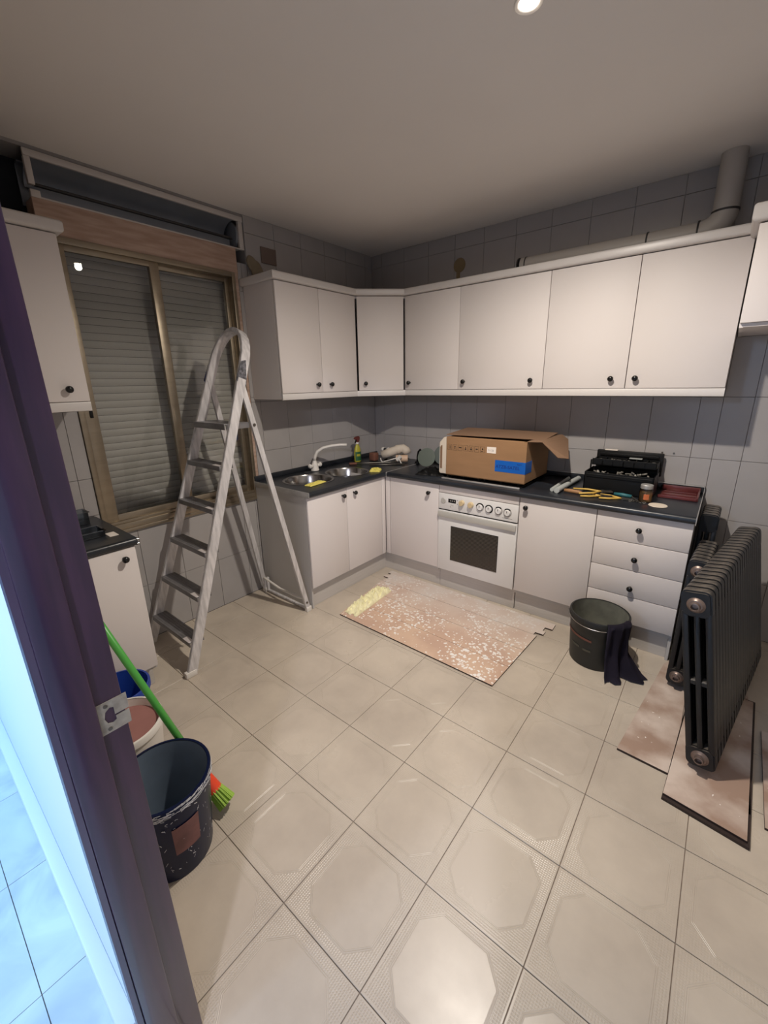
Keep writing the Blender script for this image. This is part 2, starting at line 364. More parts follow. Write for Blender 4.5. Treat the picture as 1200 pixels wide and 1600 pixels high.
# ---- kitchen floor: slab (grout) and one object per tile
floor = struct(MB().box(0, XR, HALLY, 0, -0.12, -0.004).obj('floor', M['fgrout']))
def tile_mesh(x0, x1, y0, y1, cx, cy):
    """tile in local coordinates around cell centre: body plus shallow pressed rim"""
    b = MB(); g = 0.0012
    b.box(x0 + g - cx, x1 - g - cx, y0 + g - cy, y1 - g - cy, -0.006, 0.0, bev=0.0009, seg=1)
    me = bpy.data.meshes.new('floor_tile'); b.bm.to_mesh(me); b.bm.free(); me.materials.append(M['ftile']); return me
full = tile_mesh(-T / 2, T / 2, -T / 2, T / 2, 0, 0)
for i in range(-9, 4):
    for j in range(-4, 8):
        cx0, cx1 = OX + i * T, OX + (i + 1) * T; cy0, cy1 = OY + j * T, OY + (j + 1) * T
        x0, x1, y0, y1 = max(cx0, 0), min(cx1, XR), max(cy0, HALLY if 1.87 < (cx0 + cx1) / 2 < 2.72 else YF), min(cy1, 0)
        if x1 - x0 < 0.02 or y1 - y0 < 0.02: continue
        if y0 > -0.52 and x0 < 2.5: continue                      # under the base units
        cx, cy = (cx0 + cx1) / 2, (cy0 + cy1) / 2
        isf = (x1 - x0 > T - 1e-4) and (y1 - y0 > T - 1e-4)
        o = bpy.data.objects.new('floor_tile', full if isf else tile_mesh(x0, x1, y0, y1, cx, cy)); COL.objects.link(o)
        o.location = (cx, cy, random.uniform(-0.0004, 0.0)); o.parent = floor
        o.rotation_euler = (random.uniform(-.0012, .0012), random.uniform(-.0012, .0012), 0)

# ---- walls
WT = 0.18
wl_ = MB()   # wall_left: window opening y -2.425..-1.372, z .75..2.27 ; shutter recess y -2.62..-1.295, z 2.33..2.605
def L(y0, y1, z0, z1): wl_.box(-WT, -0.007, y0, y1, z0, z1)
L(HALLY, -2.62, 0, H + .1); L(-2.62, -2.425, 0, 2.33); L(-2.425, -1.372, 0, 0.752); L(-1.372, 0.1, 0, 2.33); L(-1.295, 0.1, 2.33, H + .1)
L(-2.62, -1.295, 2.605, H + .1)
wall_left = struct(wl_.obj('wall_left', M['grout']))
wall_back = struct(MB().box(0, XR + .1, 0.007, 0.16, 0, H + .1).obj('wall_back', M['grout']))
wall_right = struct(MB().box(XR, XR + .12, HALLY, 0.1, 0, H + .1).obj('wall_right', M['paint']))
DX0, DX1, DZ = 1.87, 2.72, 2.06
wf = MB(); wf.box(0, DX0 - 0.03, HALLY, YF, 0, H + .1); wf.box(DX1 + 0.03, XR, HALLY, YF, 0, H + .1); wf.box(DX0 - 0.03, DX1 + 0.03, HALLY, YF, DZ + 0.03, H + .1)
wall_front = struct(wf.obj('wall_front', M['paint']))
ceiling = struct(MB().box(-0.02, XR + .1, HALLY, 0.1, H, H + .12).obj('ceiling', M['ceil']))

cache = {}
def wtile(parent, axis, a0, a1, z0, z1):
    if a1 - a0 < 0.008 or z1 - z0 < 0.008: return
    g = 0.0011; wdt, hgt = round(a1 - a0, 4), round(z1 - z0, 4); k = (axis, wdt, hgt)
    if k not in cache:
        b = MB()
        if axis == 'x': b.box(-0.0075, 0, -wdt / 2 + g, wdt / 2 - g, -hgt / 2 + g, hgt / 2 - g, bev=0.0008, seg=1)
        else: b.box(-wdt / 2 + g, wdt / 2 - g, 0, 0.0075, -hgt / 2 + g, hgt / 2 - g, bev=0.0008, seg=1)
        me = bpy.data.meshes.new('wall_tile'); b.bm.to_mesh(me); b.bm.free(); me.materials.append(M['wtile']); cache[k] = me
    o = bpy.data.objects.new('wall_tile', cache[k]); COL.objects.link(o); o.parent = parent
    c = ((a0 + a1) / 2, (z0 + z1) / 2)
    o.location = (random.uniform(-.0003, .0003), c[0], c[1]) if axis == 'x' else (c[0], random.uniform(-.0003, .0003), c[1])
    r = random.uniform(-.003, .003); o.rotation_euler = (0, 0, r) if axis == 'x' else (0, 0, r)
def tiled(parent, axis, off, regs):
    for (a0, a1, z0, z1) in regs:
        k = math.floor((a0 - off) / 0.24)
        while off + k * 0.24 < a1:
            c0, c1 = max(a0, off + k * .24), min(a1, off + (k + 1) * .24)
            q = math.floor((z0 + 0.002) / 0.36)
            while -0.002 + q * 0.36 < z1:
                wtile(parent, axis, c0, c1, max(z0, -0.002 + q * .36), min(z1, -0.002 + (q + 1) * .36)); q += 1
            k += 1
tiled(wall_left, 'x', -0.093, [(-2.95, -2.427, .87, 1.49), (-2.456, -2.427, 0, .87), (-2.456, -2.427, 1.49, 2.33), (-2.425, -1.425, 0, .752), (-1.425, -1.372, 0, .752),
      (-1.37, 0, .86, 1.47), (-1.37, -1.34, 1.47, 2.33), (-1.34, -1.295, 2.2, 2.33), (-1.295, 0, 2.2, H), (-2.95, -2.63, 2.2, H), (-2.63, -2.456, 2.2, 2.33)])
tiled(wall_back, 'y', 2.515, [(0, 2.62, .86, 1.47), (2.62, XR, 0, 1.76), (0, 2.58, 2.2, H), (2.58, XR, 2.22, H)])

# ---- hall outside the door
struct(MB().box(-1.2, 4.6, -5.6, HALLY, -0.12, -0.004).obj('hall_floor', M['fgrout']))
hf = bpy.data.objects['hall_floor']
for i in range(-3, 12):
    for j in range(0, 6):
        a, c = -0.12 + i * 0.4 - 0.08 * 0, HALLY - 0.14 - j * 0.4
        x0, x1, y0, y1 = max(a, -1.2), min(a + .4, 4.6), c - 0.4, c
        if x1 - x0 < .02: continue
        MB().box(x0 + .001, x1 - .001, y0 + .001, y1 - .001, -.006, 0, bev=.0006, seg=1).obj('floor_tile', M['marble'], hf, at=((x0 + x1) / 2, (y0 + y1) / 2, 0))
for i in range(-3, 12):
    a = -0.12 + i * .4; x0, x1 = max(a, -1.2), min(a + .4, 4.6)
    if x1 - x0 > .02: MB().box(x0 + .001, x1 - .001, HALLY - .139, HALLY - .001, -.006, 0, bev=.0006, seg=1).obj('floor_tile', M['marble'], hf, at=((x0 + x1) / 2, HALLY - .07, 0))
struct(MB().box(-1.3, 4.7, -5.7, HALLY, H, H + .12).obj('hall_ceiling', M['ceil']))
struct(MB().box(-1.3, 4.7, -5.72, -5.6, 0, H).obj('wall_hall_far', M['hallwall']))
struct(MB().box(-1.32, -1.2, -5.6, HALLY, 0, H).obj('wall_hall_left', M['hallwall']))
struct(MB().box(4.6, 4.72, -5.6, HALLY, 0, H).obj('wall_hall_right', M['hallwall']))
hw = MB(); hw.box(-1.2, DX0 - .03, HALLY - .004, HALLY, 0, H); hw.box(DX1 + .03, 4.6, HALLY - .004, HALLY, 0, H); hw.box(DX0 - .03, DX1 + .03, HALLY - .004, HALLY, DZ + .03, H)
struct(hw.obj('wall_hall_near', M['hallwall']))
struct(MB().box(-1.2, DX0 - .09, HALLY - .040, HALLY - .004, 0, 0.085, bev=.003).obj('baseboard_hall_left', M['skirt'], smooth=True))
struct(MB().box(DX1 + .09, 4.6, HALLY - .040, HALLY - .004, 0, 0.085, bev=.003).obj('baseboard_hall_right', M['skirt'], smooth=True))

# ---- door frame (dark mahogany, slightly out of plumb)
door = struct(bpy.data.objects.new('door_1', None)); COL.objects.link(door)
def shear(o, k=-0.0115, z0=0.0):
    for v in o.data.vertices: v.co.y += k * (v.co.z - z0)
YK = -2.952
jm = MB(); jm.box(DX0 - .035, DX0, -3.058, YK, 0, DZ + .03, bev=.002)
jo = jm.obj('jamb', M['mahog'], door, smooth=True); shear(jo, -0.0098)
st = MB(); st.box(DX0 - .01, DX0 + .011, -3.056, -2.999, 0, DZ, bev=.004); so = st.obj('door_stop', M['mahog'], door, smooth=True); shear(so, -0.0058)
cs = MB(); cs.prism([(DX0 - .085, -3.057), (DX0 - .085, -3.060), (DX0 - .02, -3.066), (DX0 - .004, -3.070), (DX0 + .004, -3.068), (DX0 + .008, -3.058), (DX0 - .03, -3.056)], 0, DZ + .07)
co = cs.obj('casing', M['mahog'], door); shear(co, -0.004)
MB().box(DX0 - .075, DX0 - .036, YF, YF + .010, 0, DZ + .07, bev=.003).obj('casing', M['mahog'], door, smooth=True)
MB().box(DX1, DX1 + .035, -3.056, YF + .015, 0, DZ + .03, bev=.002).obj('jamb', M['mahog'], door, smooth=True)
MB().box(DX1 - .011, DX1 + .01, -3.055, -2.999, 0, DZ, bev=.004).obj('door_stop', M['mahog'], door, smooth=True)
MB().box(DX0, DX1, -3.056, YF + .015, DZ, DZ + .03, bev=.002).obj('head_jamb', M['mahog'], door, smooth=True)
MB().box(DX0 - .085, DX1 + .085, -3.068, -3.057, DZ + .005, DZ + .07, bev=.004).obj('head_casing', M['mahog'], door, smooth=True)
MB().box(DX1 + .005, DX1 + .085, -3.068, -3.057, 0, DZ + .01, bev=.004).obj('casing', M['mahog'], door, smooth=True)
# strike plate with a keyhole-like cut-out, slot, two screws
M['keeper'] = mat('worn_keeper_metal', rgb(176, 166, 150), 0.45, metal=0.5, noise_amt=0.3, noise_scale=60)
sy = -0.0058
def sp_poly(): return [(-2.998, .950), (-2.950, .950), (-2.950, .978), (-2.972, .978), (-2.972, .970), (-2.978, .967), (-2.986, .970), (-2.990, .981), (-2.987, .994), (-2.979, 1.000), (-2.973, .997), (-2.973, .9815), (-2.950, .9815), (-2.950, 1.014), (-2.998, 1.014)]
sp = MB(); sp.prism([(a + sy, b) for a, b in sp_poly()], DX0 + .0005, DX0 + .0022, axis='x'); spo = sp.obj('strike_plate', M['keeper'], door)
MB().cyl((DX0 + .002, -2.985 + sy, 1.006), (DX0 + .0036, -2.985 + sy, 1.006), .0036, n=12).obj('screw', M['tool'], spo)
MB().cyl((DX0 + .002, -2.985 + sy, .958), (DX0 + .0036, -2.985 + sy, .958), .0036, n=12).obj('screw', M['tool'], spo)

# ---- window in the left wall
win = struct(bpy.data.objects.new('window_1', None)); COL.objects.link(win)
WY0, WY1, WZ0, WZ1 = -2.425, -1.400, 0.752, 2.262
f = MB()
f.box(-.075, .012, WY0, WY0 + .028, WZ0, WZ1, bev=.002); f.box(-.075, .012, WY1 - .025, WY1, WZ0, WZ1, bev=.002)
f.box(-.074, .011, WY0 + .027, WY1 - .024, WZ1 - .03, WZ1, bev=.002); f.box(-.074, .013, WY0 + .027, WY1 - .024, WZ0, WZ0 + .035, bev=.002)
f.box(-.073, -.008, WY0 + .028, WY1 - .025, WZ0 + .035, WZ0 + .042); f.box(-.004, .006, WY0 + .028, WY1 - .025, WZ0 + .035, WZ0 + .052, bev=.001)
f.obj('window_frame', M['bronze'], win, smooth=True)
def sash(y0, y1, x0, x1, wl1, wr1, name='sash'):
    z0, z1 = WZ0 + .04, WZ1 - .022
    s = MB(); s.box(x0, x1, y0, y0 + wl1, z0, z1, bev=.002); s.box(x0, x1, y1 - wr1, y1, z0, z1, bev=.002)
    s.box(x0 + .001, x1 - .001, y0 + wl1 - .002, y1 - wr1 + .002, z1 - .035, z1, bev=.002); s.box(x0 + .001, x1 - .001, y0 + wl1 - .002, y1 - wr1 + .002, z0, z0 + .052, bev=.002)
    so = s.obj(name, M['bronze'], win, smooth=True)
    xm = (x0 + x1) / 2
    MB().box(xm - .002, xm + .002, y0 + wl1 - .005, y1 - wr1 + .005, z0 + .047, z1 - .03).obj('glass_pane', M['glass'], so)
    return so
s1 = sash(WY0 + .024, -1.885, -.030, -.004, .066, .052)
s2 = sash(-1.925, WY1 - .022, -.062, -.036, .040, .032)
MB().box(-.006, .004, -2.372, -2.358, 1.40, 1.455, bev=.001).obj('latch', M['blackplastic'], s1, smooth=True)
MB().box(-.1, -.0, WY1 + .001, -1.372, WZ0, 2.33).obj('wood_liner', M['wood'], win)
MB().box(-.1, .004, WY0, -1.372, WZ1 + .001, 2.408, bev=.002).obj('wood_lintel', M['wood'], win, smooth=True)
MB().box(-.09, .016, WY0 - .004, WY1 + .024, WZ0 - .02, WZ0, bev=.003).obj('window_sill', M['bronze'], win, smooth=True)
# ---- roller shutter behind the glass: one object per slat
shutter = thing('roller_shutter', 'cream plastic roller shutter lowered behind the sliding window', 'shutter', (-.115, -1.9, .76))
sm = MB(); pr = []
for k in range(7): a = k / 6; pr.append((0.004 * math.sin(PI * a) ** 0.8, -.0196 + a * .0385))
t = bmesh.new(); A = [t.verts.new((x, -.505, z)) for x, z in pr]; B = [t.verts.new((x, .505, z)) for x, z in pr]
A += [t.verts.new((-.004, -.505, .0188)), t.verts.new((-.004, -.505, -.019))]; B += [t.verts.new((-.004, .505, .0188)), t.verts.new((-.004, .505, -.019))]
for i in range(len(A)): j2 = (i + 1) % len(A); t.faces.new((A[i], A[j2], B[j2], B[i]))
t.faces.new(A[::-1]); t.faces.new(B); sm.merge(t)
s0 = sm.obj('slat', M['slat'], shutter, smooth=True); s0.location = (0, 0, .02)
for k in range(1, 38):
    o = s0.copy(); COL.objects.link(o); o.location = (random.uniform(-.0006, .0006), 0, .02 + k * .0402); o.parent = shutter
# ---- opened shutter box above the window
struct(MB().box(-.179, -.172, -2.62, -1.295, 2.33, 2.605).obj('recess_shade', M['dark']))  # dark sheet painting in the shade inside the shutter recess
sb = thing('shutter_box', 'open grey metal shutter box above the window under the ceiling', 'shutter box', (-.08, -1.87, 2.41))
b = MB(); b.box(-.165, -.160, -2.42, -1.335, 2.412, 2.585); b.box(-.165, -.12, -2.42, -1.335, 2.58, 2.588); b.obj('back_panel', M['boxmetal'], sb)
b = MB(); n_ = 12; arc_ = [(-.012 - .125 * math.sin(k / n_ * PI / 2), 2.488 + .086 * math.cos(k / n_ * PI / 2)) for k in range(n_ + 1)]
b.prism(arc_ + [(x - .003, z + .003) for x, z in arc_[::-1]], -2.405, -1.36, axis='y'); b.obj('curved_cover', M['boxmetal'], sb, smooth=True)
b = MB(); b.box(-.075, -.070, -2.405, -1.36, 2.416, 2.474); b.obj('lower_panel', M['boxmetal'], sb)
b = MB(); b.box(-.01, .006, -2.424, -1.302, 2.570, 2.600, bev=.003); b.obj('top_rail', M['boxlight'], sb, smooth=True)
b = MB(); b.box(-.06, .002, -2.405, -1.33, 2.408, 2.416, bev=.002); b.obj('bottom_rail', M['boxlight'], sb, smooth=True)
b = MB(); b.box(-.050, -.030, -2.40, -1.36, 2.468, 2.480, bev=.003); b.obj('guide_bar', M['ringrub'], sb, smooth=True)
b = MB(); b.box(-.02, .004, -1.334, -1.304, 2.408, 2.598, bev=.003); b.obj('end_bracket', M['boxlight'], sb, smooth=True)
b = MB(); b.cyl((-.09, -1.345, 2.50), (-.09, -1.33, 2.50), .082, n=32); b.obj('end_cap', M['boxmetal'], sb, smooth=True)
b = MB(); b.box(-.02, .004, -2.424, -2.398, 2.46, 2.57, bev=.003); b.box(-.02, .004, -2.424, -2.385, 2.408, 2.44, bev=.003); b.obj('side_bracket', M['boxlight'], sb, smooth=True)

# ---- wall bits
one('junction_box_cover', MB().box(.001, .008, -1.176, -1.05, 2.36, 2.46, bev=.002), M['brownbox'], 'square brown cover plate on the wall above the sink-side wall cabinets', 'cover plate')
one('plaster_patch', MB().lathe([(0, -.004), (.052, -.004), (.05, .001), (0, .002)], (.878, -.001, 2.405), 20, Matrix.Rotation(PI / 2, 4, 'X')).box(.855, .885, -.004, .002, 2.29, 2.37, bev=.001), M['ochre'], 'round ochre plaster patch on the wall above the oven-side cabinets', 'plaster patch')
def blob(name, pts, m, label, cat, seed=0, disp=.012, fs=18, sub=2, voxel=None):
    b = MB()
    for (x, y, z, rx, ry, rz) in pts: b.ball((x, y, z), 1, (rx, ry, rz), 16)
    o = b.obj(name, m, smooth='all')
    for v in o.data.vertices:
        nz = noise.noise_vector(Vector(v.co) * fs + Vector((seed, 0, 0))); v.co += nz * disp
    return tag(o, label, cat)
blob('foam_lump', [(.02, -1.27, 2.34, .02, .035, .05), (.02, -1.235, 2.30, .02, .05, .06), (.02, -1.18, 2.262, .02, .08, .04)], M['foampatch'], 'lump of dried beige foam between the shutter box and the wall cabinet top', 'foam', 3)
sc = thing('wall_anchor', 'two dark plugged screw holes in the tile behind the toolbox', 'wall plug', (2.40, 0, 1.10))
for x in (2.37, 2.431): MB().cyl((x, -.003, 1.096), (x, .002, 1.096), .0055, n=12).obj('wall_plug', M['tool'], sc)

# ================================================================== WALL CABINETS
def knob(x, y, z, nrm, parent, r=.0155):
    """black ball knob on a short stem; nrm = outward direction"""
    n = Vector(nrm); p = Vector((x, y, z)); b = MB()
    Mx = n.to_track_quat('Z', 'Y').to_matrix().to_4x4()
    b.lathe([(0, 0), (.008, 0), (.0065, .006), (.006, .012), (.011, .015), (.0155, .021), (.0158, .027), (.013, .033), (.007, .036), (0, .037)], p, 20, Mx)
    return b.obj('knob', M['knob'], parent, smooth='all')
ZB, ZT, DU = 1.495, 2.184, .335
def upper(name, label, axis, a0, a1, doors, z0=ZB, z1=ZT, depth=DU, side=None, zk=None):
    """axis 'y': on the back wall between x=a0..a1 facing -y; 'x': on the left wall between y=a0..a1 facing +x"""
    g = .0015; fx = depth - .018
    loc = ((a0 + a1) / 2, -depth / 2, z0 - .03) if axis == 'y' else (depth / 2, (a0 + a1) / 2, z0 - .03)
    t = thing(name, label, 'cabinet', loc, 'white wall cabinets')
    def bx(b, u0, u1, v0, v1, zz0, zz1, bev=0):
        if axis == 'y': b.box(u0, u1, -v1, -v0, zz0, zz1, bev=bev)
        else: b.box(v0, v1, u0, u1, zz0, zz1, bev=bev)
    b = MB(); th = .016
    bx(b, a0 + g, a0 + th, .003, fx - .002, z0 - (.038 if z0 < 1.6 else .017), z1); bx(b, a1 - th, a1 - g, .003, fx - .002, z0 - (.038 if z0 < 1.6 else .017), z1)
    bx(b, a0 + th, a1 - th, .003, fx - .002, z1 - th, z1 - .001); bx(b, a0 + th, a1 - th, .003, fx - .002, z0 - .015, z0 + .001); bx(b, a0 + th, a1 - th, .003, .008, z0, z1 - th)
    b.obj('carcass', M['cab'], t)
    for (d0, d1, ks) in doors:
        b = MB(); bx(b, d0 + g, d1 - g, fx, depth, z0 + .001, z1 - .003, bev=.003)
        d = b.obj('door', M['cab'], t, smooth=True)
        for k in ks:
            if axis == 'y': knob(k, -depth, zk or 1.55, (0, -1, 0), d)
            else: knob(depth, k, zk or 1.55, (1, 0, 0), d)
    return t
upper('wall_cabinet', 'two-door white wall cabinet nearest the window, above the sink', 'x', -1.345, -.605, [(-1.345, -.978, (-1.035,)), (-.978, -.605, (-.905,))])
upper('wall_cabinet', 'single-door white wall cabinet just right of the diagonal corner cabinet', 'y', .605, 1.081, [(.605, 1.081, (.652,))])
upper('wall_cabinet', 'white wall cabinet with two knobs on one wide flap, above the cardboard box', 'y', 1.081, 1.695, [(1.081, 1.695, (1.132, 1.621))])
upper('wall_cabinet', 'white wall cabinet with one right-hand knob, right of the two-knob flap', 'y', 1.695, 2.165, [(1.695, 2.165, (2.09,))])
upper('wall_cabinet', 'last low-hung white wall cabinet, above the toolbox, knob at its lower left', 'y', 2.165, 2.62, [(2.165, 2.62, (2.214,))])
upper('wall_cabinet', 'narrow white wall cabinet left of the window beside the door frame', 'x', -2.94, -2.455, [(-2.94, -2.455, (-2.535,))])
upper('wall_cabinet', 'deep short white wall cabinet hung higher at the far right edge', 'y', 2.625, 3.34, [(2.625, 3.34, (3.26,))], z0=1.775, z1=2.165, depth=.60, zk=1.83)
# diagonal corner cabinet
t = thing('corner_wall_cabinet', 'white diagonal wall cabinet across the room corner, one knob', 'cabinet', (.3, -.3, 1.457), 'white wall cabinets')
b = MB(); poly = [(.003, -.003), (.003, -.6035), (.316, -.6035), (.6035, -.316), (.6035, -.003)]
b.prism(poly, 1.457, ZB); b.prism(poly, ZT - .016, ZT - .001); b.prism([(.003, -.003), (.003, -.6035), (.019, -.6035), (.019, -.003)], ZB, ZT - .016)
b.prism([(.003, -.587), (.003, -.6035), (.316, -.6035), (.316, -.587)], ZB, ZT - .016); b.prism([(.587, -.003), (.6035, -.003), (.6035, -.316), (.587, -.316)], ZB, ZT - .016)
b.obj('carcass', M['cab'], t)
dd = Vector((.7071, -.7071, 0)); e = Vector((.7071, .7071, 0)); c0 = Vector((.345, -.600, 0)); c1 = Vector((.600, -.345, 0))
b = MB(); Mt = Matrix(((e.x, -dd.x, 0, (c0.x + c1.x) / 2), (e.y, -dd.y, 0, (c0.y + c1.y) / 2), (0, 0, 1, 0), (0, 0, 0, 1)))
W = (c1 - c0).length / 2
b.box(-W + .002, W - .002, -.000, .018, ZB + .001, ZT - .003, bev=.003, M4=Mt); d = b.obj('door', M['cab'], t, smooth=True)
kp = Mt @ Vector((-W + .055, 0, 1.55)); knob(kp.x, kp.y, 1.55, dd, d)

def sweep(name, path, prof, m, label=None, cat=None, group=None):
    """mitred sweep of a closed profile [(out, z)] along a 2D path; out = to the right of travel"""
    t = bmesh.new(); rings = []; P = [Vector(p) for p in path]
    for i, p in enumerate(P):
        d0 = (P[i] - P[i - 1]).normalized() if i else (P[1] - P[0]).normalized()
        d1 = (P[i + 1] - P[i]).normalized() if i < len(P) - 1 else d0
        n0 = Vector((d0.y, -d0.x)); n1 = Vector((d1.y, -d1.x)); mm = (n0 + n1).normalized(); k = 1 / max(.3, mm.dot(n0))
        rings.append([t.verts.new((p.x + mm.x * o * k, p.y + mm.y * o * k, z)) for o, z in prof])
    for a, b2 in zip(rings, rings[1:]):
        for i in range(len(prof)): j2 = (i + 1) % len(prof); t.faces.new((a[i], a[j2], b2[j2], b2[i]))
    t.faces.new(rings[0]); t.faces.new(rings[-1][::-1]); b = MB(); b.merge(t)
    o = b.obj(name, m, smooth=True)
    if label: tag(o, label, cat, group)
    return o
def rprof(o0, o1, z0, z1, r=.012, n=4):
    out = [(o0, z0)]
    for k in range(n + 1): a = -PI / 2 + PI / 2 * k / n; out.append((o1 - r + r * math.cos(a), z0 + r + r * math.sin(a)))
    for k in range(n + 1): a = PI / 2 * k / n; out.append((o1 - r + r * math.cos(a), z1 - r + r * math.sin(a)))
    out.append((o0, z1)); return out
sweep('cornice', [(.004, -1.347), (.335, -1.347), (.335, -.606), (.606, -.335), (2.622, -.335)], rprof(-.03, .022, ZT + .001, 2.232), M['cabedge'], 'long white rounded cornice running along the tops of the corner wall cabinets', 'cornice')
sweep('cornice', [(.335, -2.94), (.335, -2.453), (.004, -2.453)], rprof(-.03, .022, ZT + .001, 2.232), M['cabedge'], 'short white cornice on the narrow cabinet left of the window', 'cornice')
sweep('cornice', [(2.624, -.004), (2.624, -.60), (3.34, -.60)], rprof(-.03, .026, 2.167, 2.237, r=.016), M['cabedge'], 'thick white cornice on the high cabinet at the far right', 'cornice')
sweep('light_rail', [(.335, -1.345), (.335, -.606), (.606, -.335), (2.62, -.335)], rprof(-.016, -.002, 1.452, 1.494, r=.004, n=2), M['cabedge'], 'long white rail under the doors of the corner wall cabinets', 'rail')
sweep('light_rail', [(.335, -2.94), (.335, -2.456)], rprof(-.016, -.002, 1.452, 1.494, r=.004, n=2), M['cabedge'], 'short white rail under the narrow cabinet left of the window', 'rail')

# ---- extractor duct on top of the cabinets
du = thing('extractor_duct', 'grey plastic extractor duct with elbow rising to the ceiling at right', 'duct', (2.466, -.12, 2.24))
MB().cyl((2.474, -.12, 2.36), (2.472, -.12, 2.6195), .055, n=28).obj('vertical_pipe', M['pvc'], du, smooth=True)
MB().tube([(2.474 - .10 * (1 - math.cos(a)), -.12, 2.365 - .085 * math.sin(a)) for a in [k * PI / 16 for k in range(9)]], .057, n=28).obj('elbow', M['pvc'], du, smooth=True)
MB().cyl((2.37, -.12, 2.285), (1.42, -.12, 2.285), .05, n=28).obj('horizontal_pipe', M['pvc'], du, smooth=True)
for p0, p1 in (((2.474, -.12, 2.357), (2.474, -.12, 2.366)), ((2.368, -.12, 2.283), (2.376, -.12, 2.283)), ((2.138, -.12, 2.285), (2.146, -.12, 2.285)), ((1.45, -.12, 2.285), (1.456, -.12, 2.285)), ((1.40, -.12, 2.285), (1.406, -.12, 2.285))):
    MB().cyl(p0, p1, .0595 if p0[0] > 2.3 else .053, n=28).obj('seal_ring', M['ringrub'], du, smooth=True)

# ================================================================== BASE UNITS AND WORKTOPS
ZD0, ZD1, DB, DP, TOP = .165, .828, .586, .54, .868
def base(name, label, axis, a0, a1, doors, knobs, ends=(False, False), z1=ZD1, depth=DB, dp=DP, cat='cabinet', plinth=True):
    t = thing(name, label, cat, ((a0 + a1) / 2, -depth / 2, 0) if axis == 'y' else (depth / 2, (a0 + a1) / 2, 0), 'white base cabinets')
    g = .0015; th = .016; fx = depth - .018
    def bx(b, u0, u1, v0, v1, zz0, zz1, bev=0):
        if axis == 'y': b.box(u0, u1, -v1, -v0, zz0, zz1, bev=bev)
        else: b.box(v0, v1, u0, u1, zz0, zz1, bev=bev)
    b = MB()
    bx(b, a0 + g, a0 + th, .012, fx - .002, 0.001 if ends[0] else .14, z1); bx(b, a1 - th, a1 - g, .012, fx - .002, 0.001 if ends[1] else .14, z1)
    bx(b, a0 + th, a1 - th, .012, fx - .002, .14, .156); bx(b, a0 + th, a1 - th, .012, .018, .156, z1)
    b.obj('carcass', M['carc'], t)
    if plinth:
        b = MB(); bx(b, a0 + (th if ends[0] else 0) + g, a1 - (th if ends[1] else 0) - g, dp - .014, dp, .001, .155); b.obj('plinth', M['plinth'], t)
    for i, (d0, d1, zz0, zz1, nm) in enumerate(doors):
        b = MB(); bx(b, d0 + g, d1 - g, fx, depth, zz0 + g, zz1 - g, bev=.003)
        d = b.obj(nm, M['cab'], t, smooth=True)
        for (k, kz) in knobs[i]:
            if axis == 'y': knob(k, -depth, kz, (0, -1, 0), d)
            else: knob(depth, k, kz, (1, 0, 0), d)
    return t
base('sink_cabinet', 'white two-door base cabinet under the sink', 'x', -1.415, -.632, [(-1.415, -1.04, ZD0, ZD1, 'door'), (-1.04, -.634, ZD0, ZD1, 'door')], [[(-1.085, .775)], [(-.965, .775)]], ends=(True, False))
ct = base('corner_base_cabinet', 'white one-door base cabinet in the corner, left of the oven', 'y', .632, 1.092, [(.634, 1.092, ZD0, ZD1, 'door')], [[(1.012, .757)]])
b = MB(); b.box(.568, .586, -.630, -.588, ZD0, ZD1, bev=.002); b.box(.588, .630, -.586, -.568, ZD0, ZD1, bev=.002); b.obj('corner_filler', M['cab'], ct, smooth=True)
b = MB(); b.box(DP - .014, .6325, -DP, -DP + .014, .001, .155); b.box(DP - .014, DP, -.6335, -DP, .001, .155); b.obj('plinth', M['plinth'], ct)
base('base_cabinet', 'white one-door base cabinet between the oven and the drawers', 'y', 1.700, 2.158, [(1.700, 2.158, ZD0, ZD1, 'door')], [[(1.748, .768)]])
zs = [.165, .335, .498, .664, .828]
base('drawer_cabinet', 'white four-drawer base cabinet at the right end, beside the radiators', 'y', 2.158, 2.612, [(2.158, 2.612, zs[3 - i], zs[4 - i], 'drawer') for i in range(4)], [[(2.378, .748)], [(2.378, .574)], [(2.378, .396)], [(2.378, .235)]], ends=(False, True))
base('base_cabinet', 'white one-door base cabinet left of the window, beside the door frame', 'x', -2.94, -2.462, [(-2.94, -2.462, ZD0 - .005, ZD1, 'door')], [[(-2.52, .78)]], depth=.556, dp=.46, ends=(False, False))

# ---- worktops: laminate slab, metal end trims, rear upstand
WF = .614
def front_prof(z0=.83, z1=TOP):  return rprof(0, 1, z0, z1)
wt = thing('worktop', 'black laminate worktop with the sink, along the window wall', 'worktop', (.3, -.7, .83), 'black worktops')
def nosed(poly_end, axis):  # slab with rounded front edge
    n = 5; r = .017; z0, z1 = .830, TOP; pr = [(.010, z0)]
    for k in range(n + 1): a = -PI / 2 + PI / 2 * k / n; pr.append((WF - r + r * math.cos(a), z0 + r + r * math.sin(a)))
    for k in range(n + 1): a = PI / 2 * k / n; pr.append((WF - r + r * math.cos(a), z1 - r + r * math.sin(a)))
    pr.append((.010, z1)); return pr
BOWLS = [(.300, -1.145, .185), (.345, -.775, .175)]
b = MB(); b.prism([(x, z) for x, z in nosed(0, 0)], -1.418, -.0, axis='y'); slab = b.obj('slab', M['top'], wt, smooth=True)
